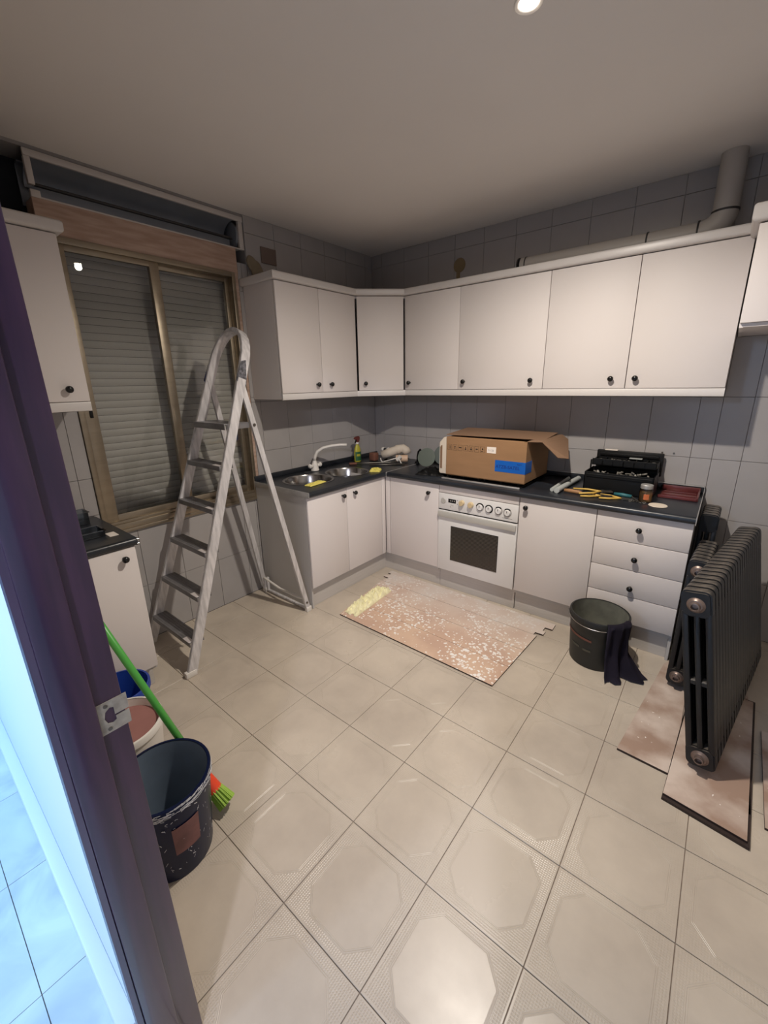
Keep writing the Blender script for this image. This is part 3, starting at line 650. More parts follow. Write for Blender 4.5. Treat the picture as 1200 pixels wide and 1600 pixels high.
# cut the two bowl openings
for i, (bx_, by_, br) in enumerate(BOWLS):
    c = MB(); c.cyl((bx_, by_, .80), (bx_, by_, .90), br - .012, n=48); co_ = c.obj('cutter', M['top'])
    md = slab.modifiers.new('cut', 'BOOLEAN'); md.operation = 'DIFFERENCE'; md.object = co_; md.solver = 'EXACT'
dg = bpy.context.evaluated_depsgraph_get(); me2 = bpy.data.meshes.new_from_object(slab.evaluated_get(dg)); slab.modifiers.clear(); slab.data = me2
for o in [o for o in bpy.data.objects if o.name.startswith('cutter')]: bpy.data.objects.remove(o)
for p in slab.data.polygons: p.use_smooth = False
b = MB(); b.box(.010, .022, -1.418, -.0, TOP, .906, bev=.003); b.obj('upstand', M['top'], wt, smooth=True)
b = MB(); b.box(.010, WF + .002, -1.421, -1.418, .829, TOP + .002, bev=.001); b.obj('end_trim', M['alu'], wt, smooth=True)
wt2 = thing('worktop', 'black laminate worktop over the oven and drawers, along the back wall', 'worktop', (1.6, -.3, .83), 'black worktops')
b = MB(); b.prism([(-x, z) for x, z in nosed(0, 0)], WF + .006, 2.614, axis='x'); b.obj('slab', M['top'], wt2, smooth=True)
b = MB(); b.box(WF + .004, 2.614, -.022, -.010, TOP, .906, bev=.003); b.obj('upstand', M['top'], wt2, smooth=True)
b = MB(); b.box(WF + .004, 2.618, -.026, -.0095, .906, .911, bev=.001); b.obj('upstand_trim', M['alu'], wt2, smooth=True)
b = MB(); b.box(2.614, 2.618, -WF - .003, -.010, .828, TOP + .003, bev=.001); b.obj('end_trim', M['alu'], wt2, smooth=True)
b = MB(); b.box(2.6145, 2.6185, -.022, -.010, TOP, .911); b.obj('end_trim', M['alu'], wt2)
b = MB(); b.box(WF + .0004, WF + .006, -WF - .001, -.010, .829, TOP + .0025, bev=.001); b.obj('joint_strip', M['alu'], wt2, smooth=True)
wt3 = thing('worktop', 'short black worktop left of the window with plastic trays on it', 'worktop', (.3, -2.7, .83), 'black worktops')
b = MB(); pr = [(x * .57 / .614 if x > .1 else x, z) for x, z in nosed(0, 0)]; b.prism(pr, -2.945, -2.452, axis='y'); b.obj('slab', M['top'], wt3, smooth=True)
b = MB(); b.cyl((.566, -2.456, .838), (.566, -2.446, .838), .006, n=12).cyl((.566, -2.456, .860), (.566, -2.446, .860), .006, n=12); b.obj('end_screw', M['steel'], wt3, smooth=True)

# ---- sink with two round bowls, and its tap
sk = thing('sink', 'stainless steel sink with two round bowls set in the black worktop', 'sink', (.3, -.95, TOP))
for bx_, by_, br in BOWLS:
    b = MB(); b.lathe([(br + .006, .0002), (br + .006, .0025), (br, .004), (br - .012, .001), (br - .016, -.006), (br - .028, -.12), (br - .05, -.145), (.03, -.152), (0, -.152)], (bx_, by_, TOP), 48)
    bo = b.obj('bowl', M['steel'], sk, smooth=True)
    MB().lathe([(.03, -.150), (.028, -.147), (.012, -.149), (0, -.149)], (bx_, by_, TOP), 24).obj('drain', M['tool'], bo, smooth=True)
b = MB(); b.box(.035, .125, -1.0, -.78, TOP + .0005, TOP + .003, bev=.001); b.obj('tap_ledge', M['top'], sk, smooth=True)
tp = thing('tap', 'white curved-spout mixer tap with two side knobs behind the sink', 'tap', (.085, -.885, TOP))
MB().lathe([(.034, 0.003), (.034, .012), (.03, .018), (.028, .045), (.024, .06), (.018, .07), (.015, .085)], (.085, -.885, TOP), 28).obj('body', M['whiteplastic'], tp, smooth='all')
MB().tube([(.085, -.885, .945), (.09, -.880, .985), (.105, -.865, 1.025), (.135, -.83, 1.052), (.18, -.78, 1.066), (.235, -.725, 1.072), (.27, -.69, 1.070)], [.0135, .013, .0125, .012, .0115, .011, .011], n=14).obj('spout', M['whiteplastic'], tp, smooth='all')
for s_ in (-1, 1):
    MB().cyl((.085, -.885 + s_ * .02, .905), (.088, -.885 + s_ * .055, .912), .012, .017, n=18).ball((.088, -.885 + s_ * .055, .912), .0195, (1, .7, 1)).obj('knob', M['whiteplastic'], tp, smooth='all')
MB().box(.07, .11, -.827, -.822, .905, .925, bev=.002).obj('knob_cap', M['steel'], tp)

# ---- hob and oven
hb = thing('hob', 'black gas hob with a metal front rim under the cardboard box', 'hob', (1.39, -.32, TOP))
MB().box(1.10, 1.675, -.545, -.075, TOP + .0005, TOP + .008, bev=.002).obj('hob_plate', M['hob'], hb, smooth=True)
MB().box(1.095, 1.68, -.560, -.545, TOP + .0005, TOP + .011, bev=.002).obj('front_rim', M['alu'], hb, smooth=True)
for cx in (1.245, 1.53):
    b = MB()
    for y in (-.49, -.34, -.19): b.box(cx - .13, cx + .13, y - .005, y + .005, TOP + .016, TOP + .028, bev=.001)
    for x in (cx - .12, cx, cx + .12): b.box(x - .005, x + .005, -.51, -.13, TOP + .012, TOP + .026, bev=.001)
    for x in (cx - .12, cx + .12):
        for y in (-.49, -.19): b.box(x - .006, x + .006, y - .006, y + .006, TOP + .0085, TOP + .016)
    b.obj('pan_support', M['blackplastic'], hb, smooth=True)
    for y in (-.42, -.24): MB().lathe([(.04, .0085), (.036, .014), (.02, .015), (0, .015)], (cx, y, TOP), 20).obj('burner', M['tool'], hb, smooth=True)
ov = thing('oven', 'white built-in oven with a row of dials and a dark mesh window', 'oven', (1.395, -.3, .155))
O0, O1, OF = 1.0955, 1.6965, -.590
MB().box(O0 + .02, O1 - .02, -.565, -.06, .17, .80).obj('oven_body', M['ovengrey'], ov)
pl = MB().box(O0, O1, -DP - .004, -DP + .012, .001, .155).obj('plinth', M['plinth'], ov)
MB().box(O0, O1, -.586, -.568, .774, .828, bev=.002).obj('top_filler', M['cab'], ov, smooth=True)
cp = MB().box(O0, O1, OF, -.568, .650, .770, bev=.003).obj('control_panel', M['ovenwhite'], ov, smooth=True)
b = MB(); b.box(O0 + .004, O1 - .004, OF - .0005, OF + .002, .6445, .650); b.obj('vent_gap', M['display'], ov)
do = MB().box(O0, O1, OF - .004, -.568, .168, .643, bev=.003).obj('oven_door', M['ovenwhite'], ov, smooth=True)
MB().box(O0 + .003, O1 - .003, OF - .020, OF - .0045, .592, .636, bev=.005).obj('handle', M['ovengrey'], do, smooth=True)
MB().box(1.205, 1.575, OF - .0065, OF - .0042, .262, .532, bev=.0008, seg=1).obj('mesh_window', M['ovenglass'], do)
b = MB(); 
for k in range(27): b.box(1.209, 1.571, OF - .0082, OF - .0066, .267 + k * .0098, .2705 + k * .0098)
b.obj('mesh_bars', M['tool'], do)
ob = lambda x, z, r, m, nm='dial', d=.014: MB().lathe([(r, .0002), (r, d * .6), (r * .86, d), (0, d)], (x, OF, z), 24, Matrix.Rotation(PI / 2, 4, 'X')).obj(nm, M[m], cp, smooth=True)
ob(1.136, .716, .021, 'ovengrey', d=.006); ob(1.288, .722, .020, 'beige', d=.022); ob(1.358, .719, .021, 'beige', d=.022)
for x in (1.288, 1.358): MB().box(x - .004, x + .004, OF - .034, OF - .022, (.722 if x < 1.3 else .719) - .018, (.722 if x < 1.3 else .719) + .018, bev=.002).obj('grip', M['beige'], cp)
def arc(x, z, r0, r1, a0, a1, y0, y1, n=20):
    o_ = [(x + r1 * math.cos(a0 + (a1 - a0) * k / n), z + r1 * math.sin(a0 + (a1 - a0) * k / n)) for k in range(n + 1)]
    i_ = [(x + r0 * math.cos(a0 + (a1 - a0) * k / n), z + r0 * math.sin(a0 + (a1 - a0) * k / n)) for k in range(n + 1)]
    return o_ + i_[::-1], y0, y1
for x, z, a0, a1 in ((1.427, .714, .1, PI - .1), (1.493, .712, -1.2, PI - .3), (1.562, .711, .8, PI - .8), (1.625, .709, .8, PI - .8)):
    ob(x, z, .021, 'ovenwhite', d=.014)
    b = MB(); p_, y0, y1 = arc(x, z, .0225, .0285, 0, 2 * PI - .001, 0, 0, 32); b.prism(p_, OF - .0015, OF + .001, axis='y'); b.obj('dial_ring', M['greyprint'], cp)
    b = MB(); p_, y0, y1 = arc(x, z, .0215, .0295, a0, a1, 0, 0, 20); b.prism(p_, OF - .0025, OF + .001, axis='y'); b.obj('dial_scale', M['display'], cp)
    MB().box(x - .0015, x + .0015, OF - .0155, OF - .0135, z, z + .014).obj('pointer', M['print'], cp)
MB().box(1.176, 1.238, OF - .0015, OF + .001, .707, .735, bev=.0005, seg=1).obj('display', M['display'], cp)
b = MB(); 
for x in (1.190, 1.205, 1.222): b.box(x, x + .007, OF - .0019, OF - .0014, .716, .727)
b.obj('digits', M['greyprint'], cp)
b = MB()
for x, z in ((1.25, .733), (1.25, .705), (1.20, .69), (1.215, .688), (1.195, .676)): b.cyl((x, OF - .002, z), (x, OF + .001, z), .0035, n=10)
b.box(1.59, 1.66, OF - .0006, OF + .001, .668, .671); b.obj('buttons', M['greyprint'], cp)

# ================================================================== STEPLADDER
ld = thing('stepladder', 'tall paint-spotted aluminium stepladder with a hoop top, standing by the window', 'stepladder', (.31, -1.87, 0))
def fy(z): return -2.315 + z * .357          # front rails lean back
def fxr(z): return .565 - z * .047            # right rail
def fxl(z): return .058 + z * .060           # left rail
def ryr(z): return -1.449 - z * .192         # rear legs
def rail(pts, wdir, w_, tdir, t_):
    b = MB(); t = bmesh.new(); R_ = []
    for p in pts:
        p = Vector(p[:3]); wv, tv = Vector(wdir) * w_ / 2, Vector(tdir) * t_ / 2
        R_.append([t.verts.new(p + wv + tv), t.verts.new(p - wv + tv), t.verts.new(p - wv - tv), t.verts.new(p + wv - tv)])
    for a, c in zip(R_, R_[1:]):
        for k in range(4): t.faces.new((a[k], a[(k + 1) % 4], c[(k + 1) % 4], c[k]))
    t.faces.new(R_[0][::-1]); t.faces.new(R_[-1]); b.merge(t); return b
# one bent profile: left rail, hoop, right rail. Sweep cross-section (width along local "depth", thickness in plane)
path = [(fxl(z), fy(z), z) for z in (0.012, .6, 1.2, 1.66)]
zc = 1.68; cxh = (fxl(zc) + fxr(zc)) / 2; rh = (fxr(zc) - fxl(zc)) / 2
for k in range(0, 13):
    a = PI - PI * k / 12; z = zc + rh * math.sin(a) * 1.12; path.append((cxh + rh * math.cos(a), fy(z), z))
path += [(fxr(z), fy(z), z) for z in (1.66, 1.2, .6, 0.012)]
t = bmesh.new(); R_ = []; dep = Vector((0, .94, -.34)).normalized()
PV = [Vector(p) for p in path]
for i, p in enumerate(PV):
    d_ = (PV[min(i + 1, len(PV) - 1)] - PV[max(i - 1, 0)]).normalized(); n_ = d_.cross(dep).normalized()
    hw_, ht_ = .027, .0115
    R_.append([t.verts.new(p + dep * hw_ + n_ * ht_), t.verts.new(p - dep * hw_ + n_ * ht_), t.verts.new(p - dep * hw_ - n_ * ht_), t.verts.new(p + dep * hw_ - n_ * ht_)])
for a, c in zip(R_, R_[1:]):
    for k in range(4): t.faces.new((a[k], a[(k + 1) % 4], c[(k + 1) % 4], c[k]))
t.faces.new(R_[0][::-1]); t.faces.new(R_[-1]); b = MB(); b.merge(t)
bmesh.ops.bevel(b.bm, geom=[e for e in b.bm.edges if len(e.link_faces) == 2 and e.calc_face_angle(0) > .8], offset=.0025, segments=2, affect='EDGES')
b.obj('front_frame', M['ladder'], ld, smooth=True)
for x in (fxl(0), fxr(0)): MB().box(x - .015, x + .015, fy(0) - .031, fy(0) + .031, .0, .035, bev=.004).obj('foot', M['whiteplastic'], ld, smooth=True)
for x in (1, 0):
    X = (lambda z: fxr(z) + .006 - .012) if x else (lambda z: fxl(z) + .006)
    rail([(X(z), ryr(z), z) for z in (.03, .8, 1.585)], (0, 1, 0), .034, (1, 0, 0), .018).obj('rear_leg', M['ladder'], ld)
    MB().box(X(0) - .013, X(0) + .013, ryr(0) - .022, ryr(0) + .022, 0, .036, bev=.003).obj('foot', M['whiteplastic'], ld, smooth=True)
    z = .075; xs = X(z) + (.0095 if x else -.0095); MB().cyl((xs, ryr(z), z), (xs + (.005 if x else -.005), ryr(z), z), .008, n=12).obj('rivet', M['tool'], ld, smooth=True)
    z = 1.33; xs = X(z) + (.0095 if x else -.0095); MB().cyl((xs, ryr(z), z), (xs + (.005 if x else -.005), ryr(z), z), .009, n=12).obj('rivet', M['tool'], ld, smooth=True)
    hx = X(1.58) + (.013 if x else -.013)
    hp = [(fy(1.66) - .018, 1.685), (fy(1.66) + .012, 1.69), (ryr(1.56) + .028, 1.575), (ryr(1.56) + .020, 1.548), (fy(1.56) - .012, 1.565), (fy(1.56) - .026, 1.585)]
    ho = MB(); ho.prism(hp, hx - .004, hx + .004, axis='x', bev=.002); ho.obj('hinge_plate', mat('hinge_paint', rgb(130, 130, 138) if x else rgb(44, 48, 92), .5, metal=.3, noise_amt=.75, noise_scale=60), ld, smooth=True)
M['stepwear'] = mat('worn_step_corner', rgb(214, 206, 204), .5, metal=.3)
for k, z in enumerate((.185, .425, .66, .89, 1.12)):
    x0, x1, y = fxl(z) + .011, fxr(z) - .011, fy(z)
    b = MB(); b.box(x0, x1, y - .036, y + .044, z - .003, z + .002, bev=.001); b.box(x0, x1, y - .040, y - .034, z - .026, z + .003, bev=.001); b.box(x0, x1, y + .040, y + .046, z - .02, z, bev=.001)
    for q in range(5): b.box(x0 + .01, x1 - .01, y - .028 + q * .015, y - .025 + q * .015, z + .002, z + .0035)
    so = b.obj('step', M['step'], ld, smooth=True)
    MB().box(x1 - .075, x1 - .004, y - .041, y - .012, z + .0022, z + .0042, bev=.001, seg=1).obj('worn_corner', M['stepwear'], so, smooth=True)
z = 1.345; x0, x1 = fxl(z) + .011, fxr(z) - .011
b = MB(); b.box(x0, x1, fy(z) - .05, ryr(z) - .02, z - .002, z + .003, bev=.001); b.box(x0, x1, fy(z) - .054, fy(z) - .048, z - .03, z + .004, bev=.001); b.box(x0, x0 + .004, fy(z) - .04, ryr(z) - .02, z - .028, z); b.box(x1 - .004, x1, fy(z) - .04, ryr(z) - .02, z - .03, z)
b.obj('platform', M['step'], ld, smooth=True)
b = MB(); xl_, xr_ = fxl(0) + .012, fxr(0) - .008
b.tube([(xl_, ryr(.12), .13), (xl_ + .06, ryr(.12) - .004, .126), ((xl_ + xr_) / 2, ryr(.12) - .02, .112), (xr_ - .06, ryr(.12) - .012, .104), (xr_, ryr(.1), .105)], .0085, n=12); b.obj('rear_brace', M['whiteplastic'], ld, smooth='all')
b = MB(); b.box(xl_, xr_, ryr(0) - .008, ryr(0) + .012, .008, .024, bev=.002); b.box(xl_ + .012, xl_ + .03, ryr(0) - .006, ryr(0) + .012, .02, .125, bev=.002); b.obj('rear_cross_bar', M['ladder'], ld, smooth=True)

# ================================================================== BUCKETS, BROOM
def bucket(name, label, cx, cy, r0, r1, h, mo, mi, extra=None, rim=.006, n=48, loc=None):
    t = thing(name, label, 'bucket', (cx, cy, 0))
    b = MB(); b.lathe([(0, .001), (r0, .001), (r0 + .002, .01), (r1, h - .03), (r1 + rim, h - .028), (r1 + rim, h - .003), (r1 + rim - .002, h), (r1 - .004, h)], (cx, cy, 0), n); b.obj('body', M[mo], t, smooth=True)
    b = MB(); b.lathe([(0, .006), (r0 - .006, .006), (r1 - .005, h - .002)], (cx, cy, 0), n); b.obj('inner_wall', M[mi], t, smooth=True)
    return t
bk = bucket('black_bucket', 'black rubber bucket with a dark rag hanging over its rim, in front of the drawers', 2.275, -.785, .128, .147, .30, 'bucketblack', 'bucketin')
b = MB(); r = .158; pts = [(2.275 + r * math.cos(a), -.785 + r * math.sin(a) * .98, .283 - .022 * math.sin((a + 2.9) / 2.6 * PI) ** 1) for a in [-2.9 + 2.6 * k / 24 for k in range(25)]]; b.tube(pts, .003, n=8); b.obj('wire_handle', M['steel'], bk, smooth='all')
def bandpiece(cx, cy, R0, a0, a1, z0, z1, n=14, th=.0012, dz=0.0):
    t = bmesh.new(); O_ = []; 
    for k in range(n + 1):
        a = a0 + (a1 - a0) * k / n; zz = dz * k / n; c, s = math.cos(a), math.sin(a)
        O_.append([t.verts.new((cx + R0(z0) * c, cy + R0(z0) * s, z0 + zz)), t.verts.new((cx + R0(z1) * c, cy + R0(z1) * s, z1 + zz)), t.verts.new((cx + (R0(z1) + th) * c, cy + (R0(z1) + th) * s, z1 + zz)), t.verts.new((cx + (R0(z0) + th) * c, cy + (R0(z0) + th) * s, z0 + zz))])
    for p, q in zip(O_, O_[1:]):
        for k in range(4): t.faces.new((p[k], p[(k + 1) % 4], q[(k + 1) % 4], q[k]))
    t.faces.new(O_[0][::-1]); t.faces.new(O_[-1]); return t
Rb = lambda z: .128 + .019 * z / .27 + .0022
b = MB(); b.merge(bandpiece(2.275, -.785, Rb, -2.9, -1.55, .185, .197, dz=-.012)); b.obj('rust_stripe', mat('rust_smear', rgb(110, 70, 58), .8), bk, smooth=True)
b = MB(); b.merge(bandpiece(2.275, -.785, Rb, -2.45, -2.0, .112, .124)); b.merge(bandpiece(2.275, -.785, Rb, -1.85, -1.55, .108, .121)); b.obj('faded_print', mat('faded_smear', rgb(78, 76, 66), .8), bk, smooth=True)
# rag draped on the rim at the right
def cloth_strip(name, pts_top, m, label, cat, seed=0):
    pass
b = MB(); t = bmesh.new(); G = []
nu, nv = 14, 16
for iu in range(nu + 1):
    row = []
    for iv in range(nv + 1):
        u, v = iu / nu, iv / nv
        ang = -1.12 + u * .98
        fold = .012 * math.sin(u * 17 + v * 2) + .006 * math.sin(u * 31 - v * 5)
        if v < .12: rr = .135 + (v / .12) * .022; z = .306 - abs(v - .08) * .08
        else:
            q = (v - .12) / .88; rr = .160 + .006 + fold * (.4 + q) + (.028 + .05 * u) * max(0, q - .6) * 2.2 * (1 + .6 * math.sin(u * 9)); z = .302 - q * .296
            if q > .92: rr += .018 * (q - .92) / .08
        row.append(t.verts.new((2.275 + rr * math.cos(ang), -.785 + rr * math.sin(ang), max(.004, z))))
    G.append(row)
for a, c in zip(G, G[1:]):
    for k in range(nv): t.faces.new((a[k], a[k + 1], c[k + 1], c[k]))
r_ = bmesh.ops.solidify(t, geom=t.faces[:], thickness=.003); b.merge(t)
one('rag', b, M['rag'], 'dark purplish rag hanging over the right side of the black bucket', 'rag', smooth='all')

bb = bucket('large_bucket', 'large dark blue-black bucket streaked with white paint, nearest the door frame', 1.395, -2.79, .116, .143, .325, 'navy', 'navyin')
Rn = lambda z: .116 + .027 * z / .295 + .0022
b = MB(); rng = random.Random(5)
for k in range(150):
    a = rng.uniform(-1.7, 1.1); z = .300 + rng.uniform(-.004, .022); l_ = rng.uniform(.05, .25)
    b.merge(bandpiece(1.395, -2.79, lambda z_: .1492, a, a + l_, z, z + rng.uniform(.0006, .0022), n=4, th=.0007, dz=rng.uniform(-.004, .004)))
for k in range(70):
    a = rng.uniform(-1.5, .9); l_ = rng.uniform(.008, .07); z = rng.uniform(.05, .29)
    b.merge(bandpiece(1.395, -2.79, Rn, a, a + l_, z, z + rng.uniform(.0008, .003), n=2, th=.0007, dz=rng.uniform(-.012, .012)))
b.obj('paint_streaks', M['white_paint'], bb)['kind'] = 'stuff'
def scribble(strokes, R0, cx, cy):
    b = MB()
    for st_ in strokes:
        b.tube([(cx + (R0(z) + .0004) * math.cos(a), cy + (R0(z) + .0004) * math.sin(a), z) for a, z in st_], .0017, n=6)
    return b
a0 = -1.02
O_ = [(a0 + .055 * math.cos(k * PI / 8), .262 + .016 * math.sin(k * PI / 8)) for k in range(17)]
scribble([O_, [(a0 + .12, .280), (a0 + .12, .247), (a0 + .20, .249)], [(a0 + .27, .284), (a0 + .33, .270), (a0 + .31, .250), (a0 + .25, .247)]], Rn, 1.395, -2.79).obj('scrawled_letters', M['white_paint'], bb)
b = MB(); b.merge(bandpiece(1.395, -2.79, Rn, -.33, .28, .12, .235, n=12)); b.obj('worn_label', mat('worn_red_label', rgb(128, 84, 80), .6, noise_amt=.35, noise_scale=18), bb, smooth=True)

wb = bucket('white_bucket', 'white bucket holding pinkish plaster, behind the large dark bucket', 0.975, -2.775, .120, .145, .27, 'whiteplastic', 'whiteplastic')
MB().lathe([(0, .235), (.1375, .235)], (0.975, -2.775, 0), 40).obj('plaster', M['pinkpaste'], wb)
bl = bucket('blue_bucket', 'blue bucket at the foot of the small base cabinet by the door frame', .70, -2.69, .100, .122, .245, 'blue', 'blue')

br_ = thing('broom', 'green-handled broom with an orange-red collar, leaning behind the large dark bucket', 'broom', (1.33, -2.62, 0))
A_ = Vector((1.352, -2.628, .105)); B_ = Vector((1.10, -2.772, .70)); dirb = (B_ - A_).normalized(); C_ = A_ + dirb * 1.02
MB().tube([A_, A_ + dirb * .5, C_], .0125, n=14).obj('handle', M['greencloth'], br_, smooth='all')
hd = Vector((.085, .03, -.075)).normalized(); c0 = A_ + Vector((.004, .0, -.01))
MB().cyl(A_ + dirb * .03, c0 + hd * .022, .021, .027, n=24).obj('collar', M['red'], br_, smooth=True)
b = MB(); rng = random.Random(3); up_ = hd.orthogonal().normalized(); vp_ = hd.cross(up_)
for k in range(150):
    rr = math.sqrt(rng.random()) * .026; a = rng.uniform(0, 2 * PI); o_ = up_ * rr * math.cos(a) + vp_ * rr * math.sin(a)
    tip = c0 + hd * .088 + o_ * 1.35
    if tip.z < .002: tip.z = .002
    b.tube([c0 + hd * .018 + o_, tip], .0022, n=5)
bo = b.obj('bristles', M['bristle'], br_); bo['kind'] = 'stuff'

# ================================================================== RADIATORS
def rad_section(h, depth, th=.046):
    b = MB(); r = depth / 2 - .012
    # outline: rounded rectangle in (x=depth, z) with four slots, extruded along y by stacked ring walls
    def rr(x0, x1, z0, z1, rad, n=4):
        out = []
        for (cx, cz, s) in ((x1 - rad, z1 - rad, 0), (x0 + rad, z1 - rad, 1), (x0 + rad, z0 + rad, 2), (x1 - rad, z0 + rad, 3)):
            for k in range(n + 1): a = s * PI / 2 + PI / 2 * k / n; out.append((cx + rad * math.cos(a), cz + rad * math.sin(a)))
        return out
    e = depth / 2; hub = .105; bar = .012; mid = h * .5
    cw = depth / 3 * .42                                   # column half-ish widths
    for cx in (-e + .012, 0, e - .012):                    # three oval columns
        ww = .0115 if cx else .010
        b.box(cx - ww, cx + ww, -th * .50, th * .50, hub - .02, h - hub + .02, bev=.006, seg=2)
    for z0, z1 in ((.012, hub), (h - hub, h)):              # solid headers
        t = bmesh.new(); pl_ = rr(-e, e, z0, z1, .022, 4)
        f0 = [t.verts.new((x, -th / 2 - .0012, z)) for x, z in pl_]; f1 = [t.verts.new((x, th / 2 + .0012, z)) for x, z in pl_]
        fa = t.faces.new(f0); fb = t.faces.new(f1[::-1])
        for i in range(len(pl_)): j2 = (i + 1) % len(pl_); t.faces.new((f0[i], f0[j2], f1[j2], f1[i]))
        bmesh.ops.recalc_face_normals(t, faces=t.faces); bmesh.ops.bevel(t, geom=[e_ for e_ in t.edges if e_.calc_face_angle(0) > 1.2], offset=.006, segments=2, affect='EDGES'); b.merge(t)
    b.box(-e + .004, e - .004, -th * .40, th * .40, mid - .012, mid + .012, bev=.005, seg=1)
    return b
def radiator(label, n, h, depth, near, yaw, lean, step=.05, plugs=True):
    t = thing('radiator', label, 'radiator', (0, 0, 0), 'removed cast-iron radiators')
    s0 = rad_section(h, depth).obj('section', M['iron'], t, smooth=True)
    for k in range(1, n):
        o = s0.copy(); COL.objects.link(o); o.parent = t; o.location = (0, k * step, 0)
    for z in ((.060, h - .055) if plugs else ()):
        b = MB(); Mx = Matrix.Rotation(PI / 2, 4, 'X')
        b.lathe([(.030, -.002), (.030, .004), (.025, .008), (.022, .012), (.017, .013), (.016, .026), (.012, .027), (.010, .014), (0, .014)], (0, -.022, z), 24, Mx)
        b.obj('end_plug', M['nickel'], t, smooth=True)
        MB().cyl((0, .0, z), (0, (n - 1) * step, z), .024, n=16).obj('joining_pipe', M['iron'], t, smooth=True)
    t.location = near; t.rotation_euler = (0, lean, yaw)
    return t
radiator('large dusty cast-iron radiator leaning nearest the camera at the right', 21, .76, .098, (2.800, -1.325, .032), -.165, -.176)
radiator('smaller cast-iron radiator standing between the drawer cabinet and the large one', 7, .700, .085, (2.665, -.80, .022), -.06, 0)
radiator('taller third cast-iron radiator behind the smaller one, against the back wall', 5, .80, .085, (2.668, -.30, .022), -.02, 0, plugs=False)

# ================================================================== LAMINATE BOARDS
def plank(poly, z0, th, m, parent, name='plank'):
    b = MB(); b.mi = 0; b.prism(poly, z0, z0 + th); o = b.obj(name, [m, M['lamedge']], parent)
    for p in o.data.polygons:
        if abs(p.normal.z) < .5: p.material_index = 1
    return o
pn = thing('laminate_sheet', 'sheet of joined laminate planks face down on the floor, spattered with white paint', 'laminate flooring', (1.35, -.97, 0))
def lx(y): a = (y + 1.354) / (.769); return .777 + (.655 - .777) * a
def rx(y): a = (y + 1.372) / (.800); return 1.918 + (1.955 - 1.918) * a
ys = [-1.354, -1.162, -.970, -.778, -.588]
for i in range(4):
    y0, y1 = ys[i], ys[i + 1]; sk0, sk1 = -.016, -.0
    lo, ro = 0, 0
    P_ = [(lx(y0), y0 + .0006), (rx(y0), y0 - .018 + .0006 + i * .004), (rx(y1), y1 - .018 - .0006 + (i + 1) * .004), (lx(y1), y1 - .0006)]
    if i == 3:
        yr0, yr1 = y0 - .018 + .0126, y1 - .002
        P_ = [(lx(y0) + .0, y0 + .0006), (1.925, yr0), (1.925, yr0 + .03), (1.975, yr0 + .032), (1.975, yr0 + .075), (1.957, yr0 + .075), (1.957, yr0 + .12), (2.003, yr0 + .122), (2.001, yr1), (lx(y1) - .012, y1 - .0006), (lx(y1) - .012, y1 - .05), (lx(y1) + .02, y1 - .052), (lx(y1) + .02, y1 - .085), (lx(y1) - .005, y1 - .087), (lx(y1) - .005, y1 - .12), (lx(y0) + .02, y1 - .125)]
    plank(P_, .001 + .0004 * i, .008, M['splat'], pn)
pb = thing('laminate_planks', 'dusty laminate planks stacked face down under the leaning radiator', 'laminate flooring', (2.8, -1.0, 0))
plank([(2.512, -1.405), (2.715, -1.415), (2.715, -.56), (2.635, -.56), (2.60, -.62)], .0005, .011, M['lamtop'], pb)
plank([(2.717, -1.415), (2.952, -1.43), (2.962, -.16), (2.717, -.16)], .0005, .011, M['lamtop'], pb)
plank([(2.692, -1.535), (2.938, -1.565), (2.975, -.72), (2.742, -.70)], .012, .009, M['lamtop'], pb)
pb2 = plank([(2.690, -1.548), (2.946, -1.580), (2.985, -.70), (2.736, -.68)], .0, .0115, M['lamedge'], pb, 'backing_board')
pb2.location.z -= 0.0
pc = thing('laminate_offcut', 'dark-edged laminate offcut lying right of the stacked planks', 'laminate flooring', (3.02, -1.0, 0))
plank([(2.990, -1.455), (3.075, -1.46), (3.09, -.9), (3.0, -.9)], .0005, .009, M['lamtop'], pc)

# ---- pale yellow cloth roll on the sheet
def cloth(name, cx, cy, z, lx_, ly_, rot, h, m, label, cat, seed=0, n=26, amp=.5, rough=.25):
    t = bmesh.new(); G = []
    for i in range(n + 1):
        row = []
        for j2 in range(n + 1):
            u, v = i / n * 2 - 1, j2 / n * 2 - 1
            edge = max(0, 1 - max(abs(u), abs(v)) ** 4) ** .5
            nz = noise.noise(Vector((u * 2.3 + seed, v * 2.3 * ly_ / lx_ * 1.6, seed))) * amp + noise.noise(Vector((u * 7 + seed, v * 7, seed + 3))) * rough
            wob = 1 + .13 * noise.noise(Vector((u * 2 + seed, v * 2, 9)))
            x, y = u * lx_ / 2 * wob, v * ly_ / 2 * wob
            row.append(t.verts.new((cx + x * math.cos(rot) - y * math.sin(rot), cy + x * math.sin(rot) + y * math.cos(rot), z + .0015 + h * edge * max(.12, .55 + nz))))
        G.append(row)
    for a, c in zip(G, G[1:]):
        for k in range(n): t.faces.new((a[k], c[k], c[k + 1], a[k + 1]))
    bo_ = [e_ for e_ in t.edges if e_.is_boundary]; r_ = bmesh.ops.extrude_edge_only(t, edges=bo_)
    for v in [v for v in r_['geom'] if isinstance(v, bmesh.types.BMVert)]: v.co.z = z + .0004
    b = MB(); b.merge(t); return one(name, b, m, label, cat, smooth='all')
cloth('cloth', .822, -1.095, .010, .115, .44, .085, .052, M['lemon'], 'pale yellow crumpled cloth on the left edge of the laminate sheet', 'cloth', 2, n=44, amp=.75, rough=.75)
cloth('cloth', .455, -1.215, TOP + .003, .06, .17, .15, .016, M['yellow'], 'yellow cloth draped on the front edge of the left sink bowl', 'cloth', 5)
cloth('cloth', .51, -.615, TOP, .085, .10, .5, .032, M['yellow'], 'small crumpled yellow cloth on the worktop beside the corner joint', 'cloth', 8)
